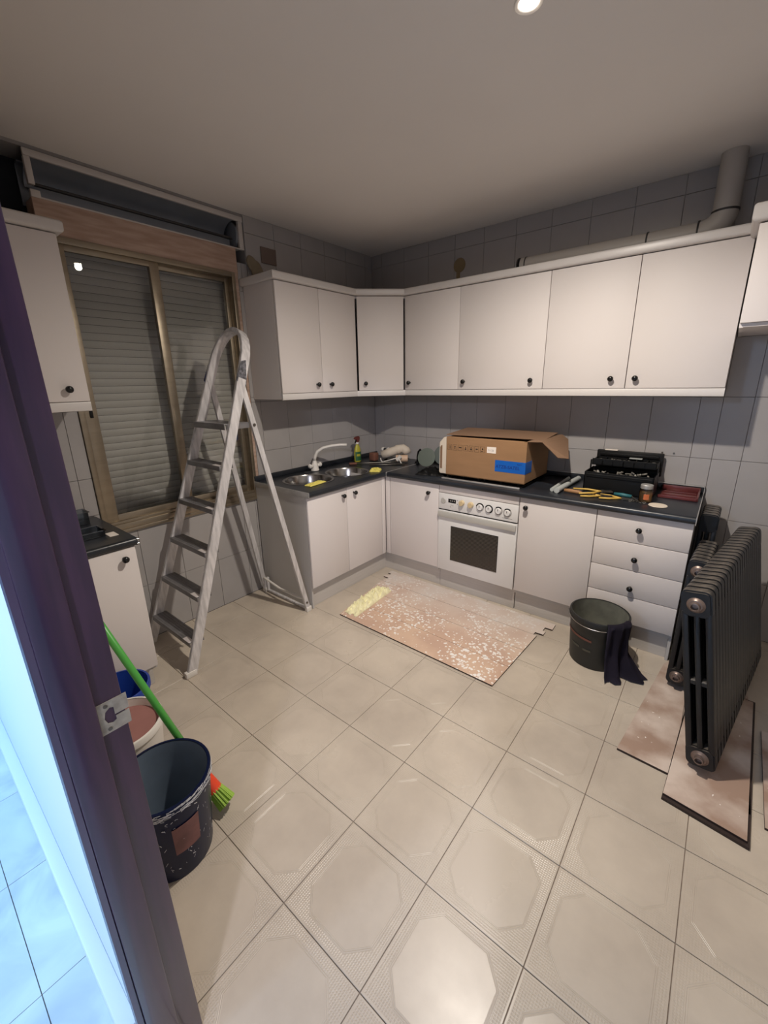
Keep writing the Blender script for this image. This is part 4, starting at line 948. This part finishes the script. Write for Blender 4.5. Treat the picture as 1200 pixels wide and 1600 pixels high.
cloth('black_bag', .95, -.42, TOP, .24, .22, .2, .034, M['blackplastic'], 'crumpled black plastic bag left of the cardboard box', 'bag', 11, amp=.9, rough=.6)

# ================================================================== CARDBOARD BOX
bxo = thing('cardboard_box', 'large open cardboard box with blue tape, sitting on the hob', 'box', (1.40, -.3, .895))
X0, X1, Y0, Y1, Z0, Z1 = 1.108, 1.695, -.520, -.085, .897, 1.172
b = MB(); tk = .004
b.box(X0, X1, Y0, Y0 + tk, Z0, Z1, bev=.0012, seg=1); b.box(X0, X1, Y1 - tk, Y1, Z0, Z1); b.box(X0, X0 + tk, Y0 + tk, Y1 - tk, Z0, Z1); b.box(X1 - tk, X1, Y0 + tk, Y1 - tk, Z0, Z1); b.box(X0, X1, Y0, Y1, Z0, Z0 + tk)
b.obj('body', M['card'], bxo)
MB().quad((X0 - .03, Y0 + .05, Z1 + .006), (X1 + .07, Y0 + .125, Z1 + .004), (X1 + .06, Y1 - .02, Z1 + .020), (X0 - .05, Y1 - .02, Z1 + .022), .004).obj('top_flap', M['cardin'], bxo)
MB().quad((X0 + .02, Y0 + .002, Z1), (X1 - .02, Y0 + .002, Z1), (X1 - .03, Y0 + .10, Z1 - .012), (X0 + .03, Y0 + .10, Z1 - .012), .003).obj('front_flap', M['card'], bxo)
MB().quad((X1 - .002, Y0 + .004, Z1 + .001), (X1 + .088, Y0 + .02, Z1 + .004), (X1 + .088, Y1 - .01, Z1 + .008), (X1 - .002, Y1 - .004, Z1 + .001), .004).quad((X1 + .086, Y0 + .02, Z1 + .004), (X1 + .185, Y0 + .035, Z1 - .088), (X1 + .232, Y0 + .09, Z1 - .098), (X1 + .13, Y1 - .02, Z1 - .02), .004).quad((X1 + .086, Y0 + .02, Z1 + .004), (X1 + .13, Y1 - .02, Z1 - .02), (X1 + .086, Y1 - .01, Z1 + .008), (X1 + .085, Y0 + .1, Z1 + .005), .004).obj('side_flap', M['cardin'], bxo)
# foam end with a slot
b = MB(); th_ = .010
pf = [(X0 - .058, Y0 + .05), (X0 - .045, Y0 + .012), (X0 - .002, Y0 - .002), (X0 - .002, Y1), (X0 - .058, Y1)]
b.prism([(X0 - .062, Z0 + .012), (X0 - .055, Z0 + .002), (X0 - .002, Z0 + .001), (X0 - .002, Z1 - .002), (X0 - .025, Z1 - .006), (X0 - .060, Z1 - .045)], Y0 + .004, Y1, axis='y', bev=.003)
b.obj('foam_end', M['foam'], bxo, smooth=True)
MB().prism([(X0 - .052, Z0 + .042), (X0 - .036, Z0 + .040), (X0 - .036, Z1 - .065), (X0 - .047, Z1 - .067), (X0 - .052, Z1 - .08)], Y0 + .001, Y0 + .0055, axis='y').obj('handle_slot', M['cardin'], bxo)
# tape wraps the corner
b = MB(); b.box(1.487, X1 + .0012, Y0 - .0012, Y0 + .0006, .963, 1.040); b.box(X1 - .0006, X1 + .0012, Y0 - .0012, Y0 + .11, .963, 1.040); b.obj('blue_tape', M['tape'], bxo)
MB().box(1.424, 1.489, Y0 - .0010, Y0 + .0006, 1.082, 1.124).obj('paper_label', M['paper'], bxo)
def text(s, size, loc, rot, m, parent, name):
    c = bpy.data.curves.new(name, 'FONT'); c.body = s; c.size = size; c.extrude = .0003; c.align_x = 'LEFT'
    o = bpy.data.objects.new('tmp_text', c); COL.objects.link(o); dg = bpy.context.evaluated_depsgraph_get(); dg.update()
    me = bpy.data.meshes.new_from_object(o.evaluated_get(dg)); bpy.data.objects.remove(o); me.materials.append(m)
    n = bpy.data.objects.new(name, me); COL.objects.link(n); n.parent = parent; n.rotation_euler = rot; n.location = Vector(loc) - wl(parent); return n
text('ATZB-SATEL', .030, (1.493, Y0 - .0016, .988), (PI / 2, 0, 0), M['tapeink'], bxo, 'tape_writing')
text('NOT', .014, (1.640, Y0 - .0016, 1.018), (PI / 2, 0, 0), M['tapeink'], bxo, 'tape_writing')
text('5.126', .018, (1.434, Y0 - .0014, 1.095), (PI / 2, 0, 0), M['greyprint'], bxo, 'label_print')
b = MB(); yy0, yy1 = Y0 - .0007, Y0 + .0004; zc_ = 1.100
for i in range(7):
    cx = 1.135 + i * .0425; s_ = .016
    for (a, c, d_, e_) in ((-s_, s_, -s_ - .004, -s_ - .003), (-s_, s_, s_ + .003, s_ + .004), (-s_, -s_ + .0012, -s_ - .004, s_ + .004), (s_ - .0012, s_, -s_ - .004, s_ + .004)): b.box(cx + a, cx + c, yy0, yy1, zc_ + d_, zc_ + e_)
    if i == 0: b.box(cx - .006, cx - .003, yy0, yy1, zc_ - .012, zc_ + .012); b.box(cx + .003, cx + .006, yy0, yy1, zc_ - .012, zc_ + .012)
    elif i == 1: b.prism([(cx - .006, zc_ + .010), (cx + .006, zc_ + .010), (cx + .002, zc_), (cx + .002, zc_ - .008), (cx + .005, zc_ - .011), (cx - .005, zc_ - .011), (cx - .002, zc_ - .008), (cx - .002, zc_)], yy0, yy1, axis='y')
    elif i == 2: b.box(cx - .010, cx + .010, yy0, yy1, zc_ - .002, zc_ + .005)
    elif i == 3: b.prism([(cx - .002, zc_ + .010), (cx + .002, zc_ + .010), (cx + .002, zc_ - .001), (cx + .006, zc_ - .003), (cx + .004, zc_ - .012), (cx - .004, zc_ - .012), (cx - .006, zc_ - .003), (cx - .002, zc_ - .001)], yy0, yy1, axis='y')
    elif i == 4: b.prism([(cx + .007 * math.cos(k * PI / 4), zc_ - .004 + .007 * math.sin(k * PI / 4)) for k in range(8)], yy0, yy1, axis='y'); b.box(cx - .003, cx + .003, yy0, yy1, zc_ + .005, zc_ + .010)
    elif i == 5: b.prism([(cx - .012, zc_), (cx, zc_ + .005), (cx + .012, zc_), (cx, zc_ - .005)], yy0, yy1, axis='y')
    else: b.box(cx - .010, cx + .004, yy0, yy1, zc_ - .014, zc_ - .010); b.box(cx - .003, cx + .006, yy0, yy1, zc_ - .002, zc_ + .010)
b.obj('handling_symbols', M['print'], bxo)

# ================================================================== THINGS ON THE BACK WORKTOP
# two grey tubes
one('foam_tube', MB().cyl((1.862, -.485, TOP + .0125), (1.853, -.09, TOP + .0125), .0118, n=18), M['tubegrey'], 'thinner pale grey tube lying right of the cardboard box', 'tube', 'pale grey tubes')
one('foam_tube', MB().cyl((1.898, -.510, TOP + .0175), (1.915, -.08, TOP + .0175), .0172, n=18), M['tubegrey'], 'thicker pale grey tube lying left of the pliers', 'tube', 'pale grey tubes')
# open black toolbox
tb = thing('toolbox', 'open black cantilever toolbox full of small fittings against the tiled wall', 'toolbox', (2.2, -.2, TOP))
a0, a1, b0, b1 = 2.010, 2.385, -.345, -.135
b = MB(); zb = TOP + .001
b.box(a0, a1, b0, b0 + .005, zb, zb + .125, bev=.001); b.box(a0, a1, b1 - .005, b1, zb, zb + .125); b.box(a0, a0 + .005, b0, b1, zb, zb + .125); b.box(a1 - .005, a1, b0, b1, zb, zb + .125); b.box(a0, a1, b0, b1, zb, zb + .005)
b.box(a0 + .012, a1 - .012, b0 - .006, b0, zb + .095, zb + .115, bev=.002)
b.obj('tub', M['blackplastic'], tb)
b = MB(); y0t, y1t, zt = -.225, -.075, zb + .150
b.box(a0 + .01, a1 - .01, y0t, y1t, zt, zt + .004); b.box(a0 + .01, a1 - .01, y0t, y0t + .004, zt, zt + .042, bev=.001); b.box(a0 + .01, a1 - .01, y1t - .004, y1t, zt, zt + .035)
for x in [a0 + .01 + k * (a1 - a0 - .024) / 6 for k in range(7)]: b.box(x, x + .004, y0t, y1t, zt, zt + .033)
b.box(a0 - .001, a0 + .004, -.22, -.20, zb + .10, zt + .03); b.box(a1 - .004, a1 + .001, -.22, -.20, zb + .10, zt + .03)
b.obj('tray', M['blackplastic'], tb)
b = MB(); b.box(a0 - .003, a1 + .003, -.055, -.030, zb + .08, zb + .225, bev=.006); b.box(a0 + .02, a1 - .02, -.075, -.055, zb + .19, zb + .21, bev=.003); b.obj('lid', M['blackplastic'], tb, smooth=True)
b = MB(); rng = random.Random(9)
for k in range(60):
    x = rng.uniform(a0 + .02, a1 - .03); y = rng.uniform(b0 + .012, -.235); z = zb + .100 + rng.uniform(0, .028); s_ = rng.uniform(.004, .011)
    Mx = Matrix.Translation((x, y, z)) @ Matrix.Rotation(rng.uniform(0, 6), 4, (rng.random(), rng.random(), rng.random()))
    b.box(-s_ * rng.uniform(.8, 1.8), s_, -s_ * .5, s_ * .5, -s_ * .4, s_ * .4, M4=Mx)
for k in range(22):
    x = rng.uniform(a0 + .02, a1 - .03); y = rng.uniform(y0t + .01, y1t - .01); s_ = rng.uniform(.005, .012)
    b.box(-s_, s_, -s_ * .5, s_ * .5, -s_ * .4, s_ * .4, M4=Matrix.Translation((x, y, zt + .024)) @ Matrix.Rotation(rng.uniform(0, 6), 4, 'Z'))
ff = b.obj('small_fittings', mat('mixed_grey_fittings', rgb(150, 146, 138), .5, metal=.3, noise_amt=.5, noise_scale=50), tb); ff['kind'] = 'stuff'
b = MB(); b.box(a0 + .045, a0 + .12, -.062, -.036, zb + .2255, zb + .2305); b.obj('paper_slip', M['paper'], tb)
b = MB(); b.box(a0 + .20, a0 + .27, -.115, -.085, zt + .038, zt + .042); b.obj('grey_strip', M['tubegrey'], tb)
# pliers
def pliers(name, label, x, y, rot, m, open_=.25, L_=.19, group='pliers on the worktop', z=0.0):
    t = thing(name, label, 'pliers', (x, y, TOP + z), group)
    for s_ in (-1, 1):
        pts = [(-.005 * s_, 0, .009), (.010 * s_ + .004 * s_, -.03, .009), (.020 * s_ + .05 * open_ * s_, -.07, .009), (.016 * s_ + .09 * open_ * s_, -L_ * .75, .009)]
        R = Matrix.Rotation(rot, 4, 'Z')
        o = MB().tube([R @ Vector(p) for p in pts], [.0045, .0055, .006, .005], n=10, sx=1).obj('handle', m, None, smooth='all'); o.parent = t
        j_ = [(0, 0), (.012 * s_, .004), (.009 * s_, .028), (.002 * s_ + s_ * .02 * open_, .055), (s_ * .02 * open_, .055), (0, .012)]
        b = MB(); b.prism(j_ if s_ > 0 else j_[::-1], .004, .014); o = b.obj('jaw', M['tool'], None); o.parent = t; o.rotation_euler = (0, 0, rot)
    o = MB().cyl((0, 0, .002), (0, 0, .017), .009, n=16).obj('pivot', M['tool'], None, smooth=True); o.parent = t
    return t
pliers('pliers', 'yellow-handled pliers nearest the worktop edge, handles to the left', 2.145, -.455, -1.25 , M['toolyellow'], .25, .16)
pliers('pliers', 'yellow-handled pliers lying on top of the others beside the toolbox', 2.135, -.405, -1.05, M['toolyellow'], .5, .20, z=.016)
pliers('pliers', 'yellow-handled pliers pointing at the jar, nearest to it', 2.255, -.450, -1.45, M['toolyellow'], .35, .16)
wh = thing('chisel', 'short tool with a tan wooden handle left of the pliers', 'tool', (1.98, -.48, TOP))
MB().tube([(1.93, -.455, TOP + .013), (1.96, -.457, TOP + .014), (2.02, -.462, TOP + .013), (2.035, -.463, TOP + .012)], [.010, .0125, .012, .008], n=14).obj('handle', M['tan'], wh, smooth='all')
MB().box(2.035, 2.10, -.470, -.456, TOP + .009, TOP + .013, bev=.001).obj('blade', M['tool'], wh)
kn = thing('screwdriver', 'tool with a teal grip lying in front of the toolbox', 'tool', (2.2, -.375, TOP))
MB().tube([(2.195, -.372, TOP + .012), (2.24, -.378, TOP + .013), (2.29, -.388, TOP + .012)], [.009, .0115, .010], n=12).obj('grip', M['teal'], kn, smooth='all')
MB().cyl((2.29, -.388, TOP + .012), (2.335, -.455, TOP + .006), .004, n=10).obj('shaft', M['tool'], kn, smooth=True)
sc = thing('chain', 'small dark metal chain in front of the jar', 'chain', (2.31, -.47, TOP))
b = MB()
for k in range(7):
    a = k * .5; c = Vector((2.295 + .012 * k, -.465 + .010 * math.sin(k), TOP + .005)); b.tube([c + Vector((.009 * math.cos(q) * math.cos(a), .009 * math.cos(q) * math.sin(a), .004 * math.sin(q))) for q in [i * PI / 5 for i in range(10)]], .0018, n=6, close=True)
b.obj('links', M['tool'], sc, smooth='all')
# jar
jr = thing('jar', 'glass jar of orange contents with a grey metal lid beside the toolbox', 'jar', (2.362, -.415, TOP))
MB().lathe([(0, .001), (.032, .001), (.034, .006), (.034, .07), (.030, .078), (.028, .084)], (2.362, -.415, TOP), 32).obj('glass_body', M['glass'], jr, smooth='all')
MB().lathe([(0, .003), (.0315, .003), (.0318, .058), (0, .062)], (2.362, -.415, TOP), 32).obj('contents', M['amber'], jr, smooth=True)
MB().lathe([(.0312, .078), (.0318, .080), (.0318, .098), (.029, .101), (0, .1005)], (2.362, -.415, TOP), 32).obj('lid', M['alu'], jr, smooth=True)
b = MB(); b.merge(bandpiece(2.362, -.415, lambda z: .0342, -1.75, -.95, TOP + .018, TOP + .050, n=10, th=.0004)); b.obj('label', mat('orange_sticker', rgb(190, 104, 62), .6), jr)
one('white_disc', MB().lathe([(0, .0006), (.044, .0006), (.046, .003), (.044, .006), (.02, .0065), (0, .006)], (2.433, -.475, TOP), 32), M['foam'], 'flat round white lid lying near the right end of the worktop', 'lid')
tr = thing('red_tray', 'shallow dark red plastic tray against the upstand at the worktop end', 'tray', (2.5, -.14, TOP))
b = MB(); b.box(2.405, 2.598, -.262, -.04, TOP + .001, TOP + .006, bev=.002); b.box(2.405, 2.598, -.268, -.260, TOP + .001, TOP + .018, bev=.002); b.box(2.592, 2.600, -.268, -.04, TOP + .001, TOP + .03, bev=.002); b.box(2.405, 2.598, -.05, -.03, TOP + .001, TOP + .034, bev=.002); b.obj('tray_body', M['burgundy'], tr, smooth=True)
b = MB(); b.box(2.42, 2.585, -.20, -.185, TOP + .006, TOP + .012, bev=.002); b.box(2.42, 2.585, -.12, -.105, TOP + .006, TOP + .012, bev=.002); b.obj('ribs', M['burgundy'], tr, smooth=True)

# ---- in the corner
spb = thing('spray_bottle', 'yellow and green spray bottle with a red trigger head in the corner', 'spray bottle', (.115, -.395, TOP))
MB().lathe([(0, .001), (.034, .001), (.036, .01), (.036, .09), (.030, .125), (.018, .150), (.013, .158), (.013, .165)], (0, 0, 0), 28, Matrix.Diagonal((.72, 1, 1, 1))).obj('bottle', M['sprayyellow'], None, smooth='all').parent = spb
b = MB(); t = bmesh.new(); b.bm.free(); b = MB()
Rl = lambda z: .0366
bl_ = bandpiece(0, 0, Rl, -1.3, .9, .015, .095, n=14, th=.0006); b.merge(bl_, Matrix.Diagonal((.72, 1, 1, 1))); b.obj('label', M['spraygreen'], None, smooth=True).parent = spb
b = MB(); b.merge(bandpiece(0, 0, lambda z: .0372, -.9, .2, .055, .075, n=10, th=.0006), Matrix.Diagonal((.72, 1, 1, 1))); b.obj('label_stripe', M['sprayyellow'], None, smooth=True).parent = spb
MB().cyl((0, 0, .163), (0, 0, .178), .015, n=20).obj('collar', M['whiteplastic'], None, smooth=True).parent = spb
b = MB(); b.prism([(-.030, .205), (-.030, .225), (.018, .232), (.032, .218), (.020, .178), (-.006, .178), (-.010, .200)], -.010, .010, axis='x', bev=.003); b.box(-.004, .004, -.040, -.030, .208, .220, bev=.001); b.obj('trigger_head', mat('dull_red_plastic', rgb(104, 50, 46), .45), None, smooth=True).parent = spb
MB().prism([(-.014, .205), (-.006, .200), (-.026, .170), (-.030, .172)], -.005, .005, axis='x').obj('trigger', M['blackplastic'], None).parent = spb
one('clay_block', MB().box(.165, .235, -.30, -.235, TOP + .001, TOP + .075, bev=.012, seg=3), M['terra'], 'reddish brown block right of the spray bottle in the corner', 'block')
# pale pipe pieces
pp = thing('pipe_fitting', 'pale plastic elbow pipe propped in the corner behind the yellow cloth', 'pipe', (.40, -.2, TOP))
MB().tube([(.275, -.235, TOP + .052), (.34, -.195, TOP + .080), (.405, -.150, TOP + .108), (.43, -.13, TOP + .112), (.452, -.118, TOP + .095), (.462, -.112, TOP + .072)], .040, n=24).obj('elbow_pipe', M['foam'], pp, smooth='all')
MB().cyl((.385, -.164, TOP + .099), (.402, -.152, TOP + .107), .0435, n=20).obj('socket_ring', M['foam'], pp, smooth=True)
one('pipe_stub', MB().cyl((.43, -.235, TOP + .037), (.515, -.175, TOP + .037), .031, n=22), mat('peach_plastic', rgb(206, 176, 150), .6), 'short peach-coloured pipe stub beside the pale elbow pipe', 'pipe', smooth=True)
vb = thing('flush_valve', 'white plastic valve with two round ends behind the elbow pipe', 'valve', (.24, -.2, TOP))
MB().ball((.215, -.15, TOP + .090), .021).obj('left_ball', M['whiteplastic'], vb, smooth='all'); MB().ball((.285, -.16, TOP + .092), .022).obj('right_ball', M['whiteplastic'], vb, smooth='all')
MB().cyl((.215, -.15, TOP + .092), (.285, -.16, TOP + .092), .012, n=12).cyl((.25, -.155, TOP + .001), (.25, -.155, TOP + .09), .016, n=14).obj('bar', M['blackplastic'], vb, smooth=True)
rc = thing('shower_arm', 'thin white bent metal arm lying in front of the pipe stub', 'rod', (.40, -.3, TOP))
MB().tube([(.325, -.325, TOP + .045), (.332, -.322, TOP + .018), (.345, -.318, TOP + .010), (.40, -.29, TOP + .028), (.47, -.262, TOP + .052)], .0045, n=8).obj('arm', M['whiteplastic'], rc, smooth='all')
MB().cyl((.462, -.262, TOP + .030), (.492, -.250, TOP + .064), .018, n=18).obj('hub', M['whiteplastic'], rc, smooth=True)
MB().cyl((.48, -.262, TOP + .05), (.512, -.268, TOP + .006), .005, n=8).obj('stem', M['whiteplastic'], rc, smooth=True)
rd = thing('metal_rod', 'long dull metal rod with a brown end, lying from the sink into the corner', 'rod', (.3, -.4, TOP))
MB().tube([(.20, -.505, TOP + .010), (.26, -.43, TOP + .010), (.40, -.30, TOP + .010), (.455, -.255, TOP + .010)], .006, n=8).obj('rod', M['tool'], rd, smooth='all')
MB().cyl((.165, -.56, TOP + .012), (.20, -.505, TOP + .010), .011, n=12).obj('brown_end', M['terra'], rd, smooth=True)
one('thin_pipe', MB().tube([(.33, -.48, TOP + .008), (.42, -.40, TOP + .008), (.56, -.28, TOP + .008)], .0065, n=8), M['tool'], 'second shorter dull pipe lying in front of the metal rod', 'rod', smooth='all')
def plate(name, label, c, r, nrm, m):
    Mx = Vector(nrm).to_track_quat('Z', 'Y').to_matrix().to_4x4()
    return one(name, MB().lathe([(0, -.006), (r * .9, -.006), (r, 0), (r * .99, .004), (r * .6, .007), (0, .006)], c, 40, Mx), m, label, 'plate')
plate('round_plate', 'grey-green round plate standing upright left of the cardboard box', (.765, -.255, TOP + .082), .078, (.18, -.95, .28), M['greygreen'])
plate('round_plate', 'darker grey-green round plate leaning behind the front one', (.86, -.13, TOP + .092), .088, (.35, -.88, .35), mat('dark_grey_green', rgb(80, 88, 84), .5))
hk = thing('drain_hose', 'black hooked hose standing beside the round plates', 'hose', (.62, -.2, TOP))
MB().tube([(.615, -.17, TOP + .006), (.615, -.168, TOP + .06), (.622, -.165, TOP + .105), (.640, -.165, TOP + .125), (.662, -.17, TOP + .110), (.668, -.172, TOP + .095)], .0085, n=10).obj('hose', M['blackplastic'], hk, smooth='all')
MB().cyl((.615, -.17, TOP + .0005), (.615, -.17, TOP + .02), .026, .018, n=18).obj('base', M['blackplastic'], hk, smooth=True)
MB().cyl((.655, -.178, TOP + .082), (.68, -.170, TOP + .108), .014, n=14).obj('end_cap', M['whiteplastic'], hk, smooth=True)

# ---- on the small worktop left of the window
def tray(name, label, x0, x1, y0, y1, h, m, cat='tray'):
    b = MB(); z = TOP + .001
    b.box(x0, x1, y0, y1, z, z + .002); b.box(x0, x1, y0, y0 + .002, z, z + h); b.box(x0, x1, y1 - .002, y1, z, z + h); b.box(x0, x0 + .002, y0, y1, z, z + h); b.box(x1 - .002, x1, y0, y1, z, z + h)
    b.box(x0 - .006, x1 + .006, y0 - .006, y0, z + h - .002, z + h); b.box(x0 - .006, x1 + .006, y1, y1 + .006, z + h - .002, z + h); b.box(x0 - .006, x0, y0, y1, z + h - .002, z + h); b.box(x1, x1 + .006, y0, y1, z + h - .002, z + h)
    return one(name, b, m, label, cat, smooth=False)
tray('clear_tray', 'clear plastic tray nearer the front of the small left worktop', .31, .42, -2.72, -2.535, .030, M['clear'])
tray('clear_tray', 'taller clear plastic tub at the back of the small left worktop', .05, .14, -2.70, -2.515, .065, M['clear'])
one('paper_card', MB().box(.385, .455, -2.528, -2.490, TOP + .0005, TOP + .0025), M['paper'], 'small white card near the corner of the small left worktop', 'card', smooth=False)

# ================================================================== CEILING DOWNLIGHT
dl = thing('downlight', 'lit recessed halogen downlight in the kitchen ceiling', 'ceiling light', (SPOT.x, SPOT.y, H))
MB().lathe([(.026, -.001), (.040, -.004), (.043, -.002), (.043, -.0002)], (SPOT.x, SPOT.y, H), 32).obj('trim_ring', M['whiteplastic'], dl, smooth=True)
MB().lathe([(0, -.003), (.026, -.003)], (SPOT.x, SPOT.y, H), 32).obj('bulb', M['bulb'], dl)
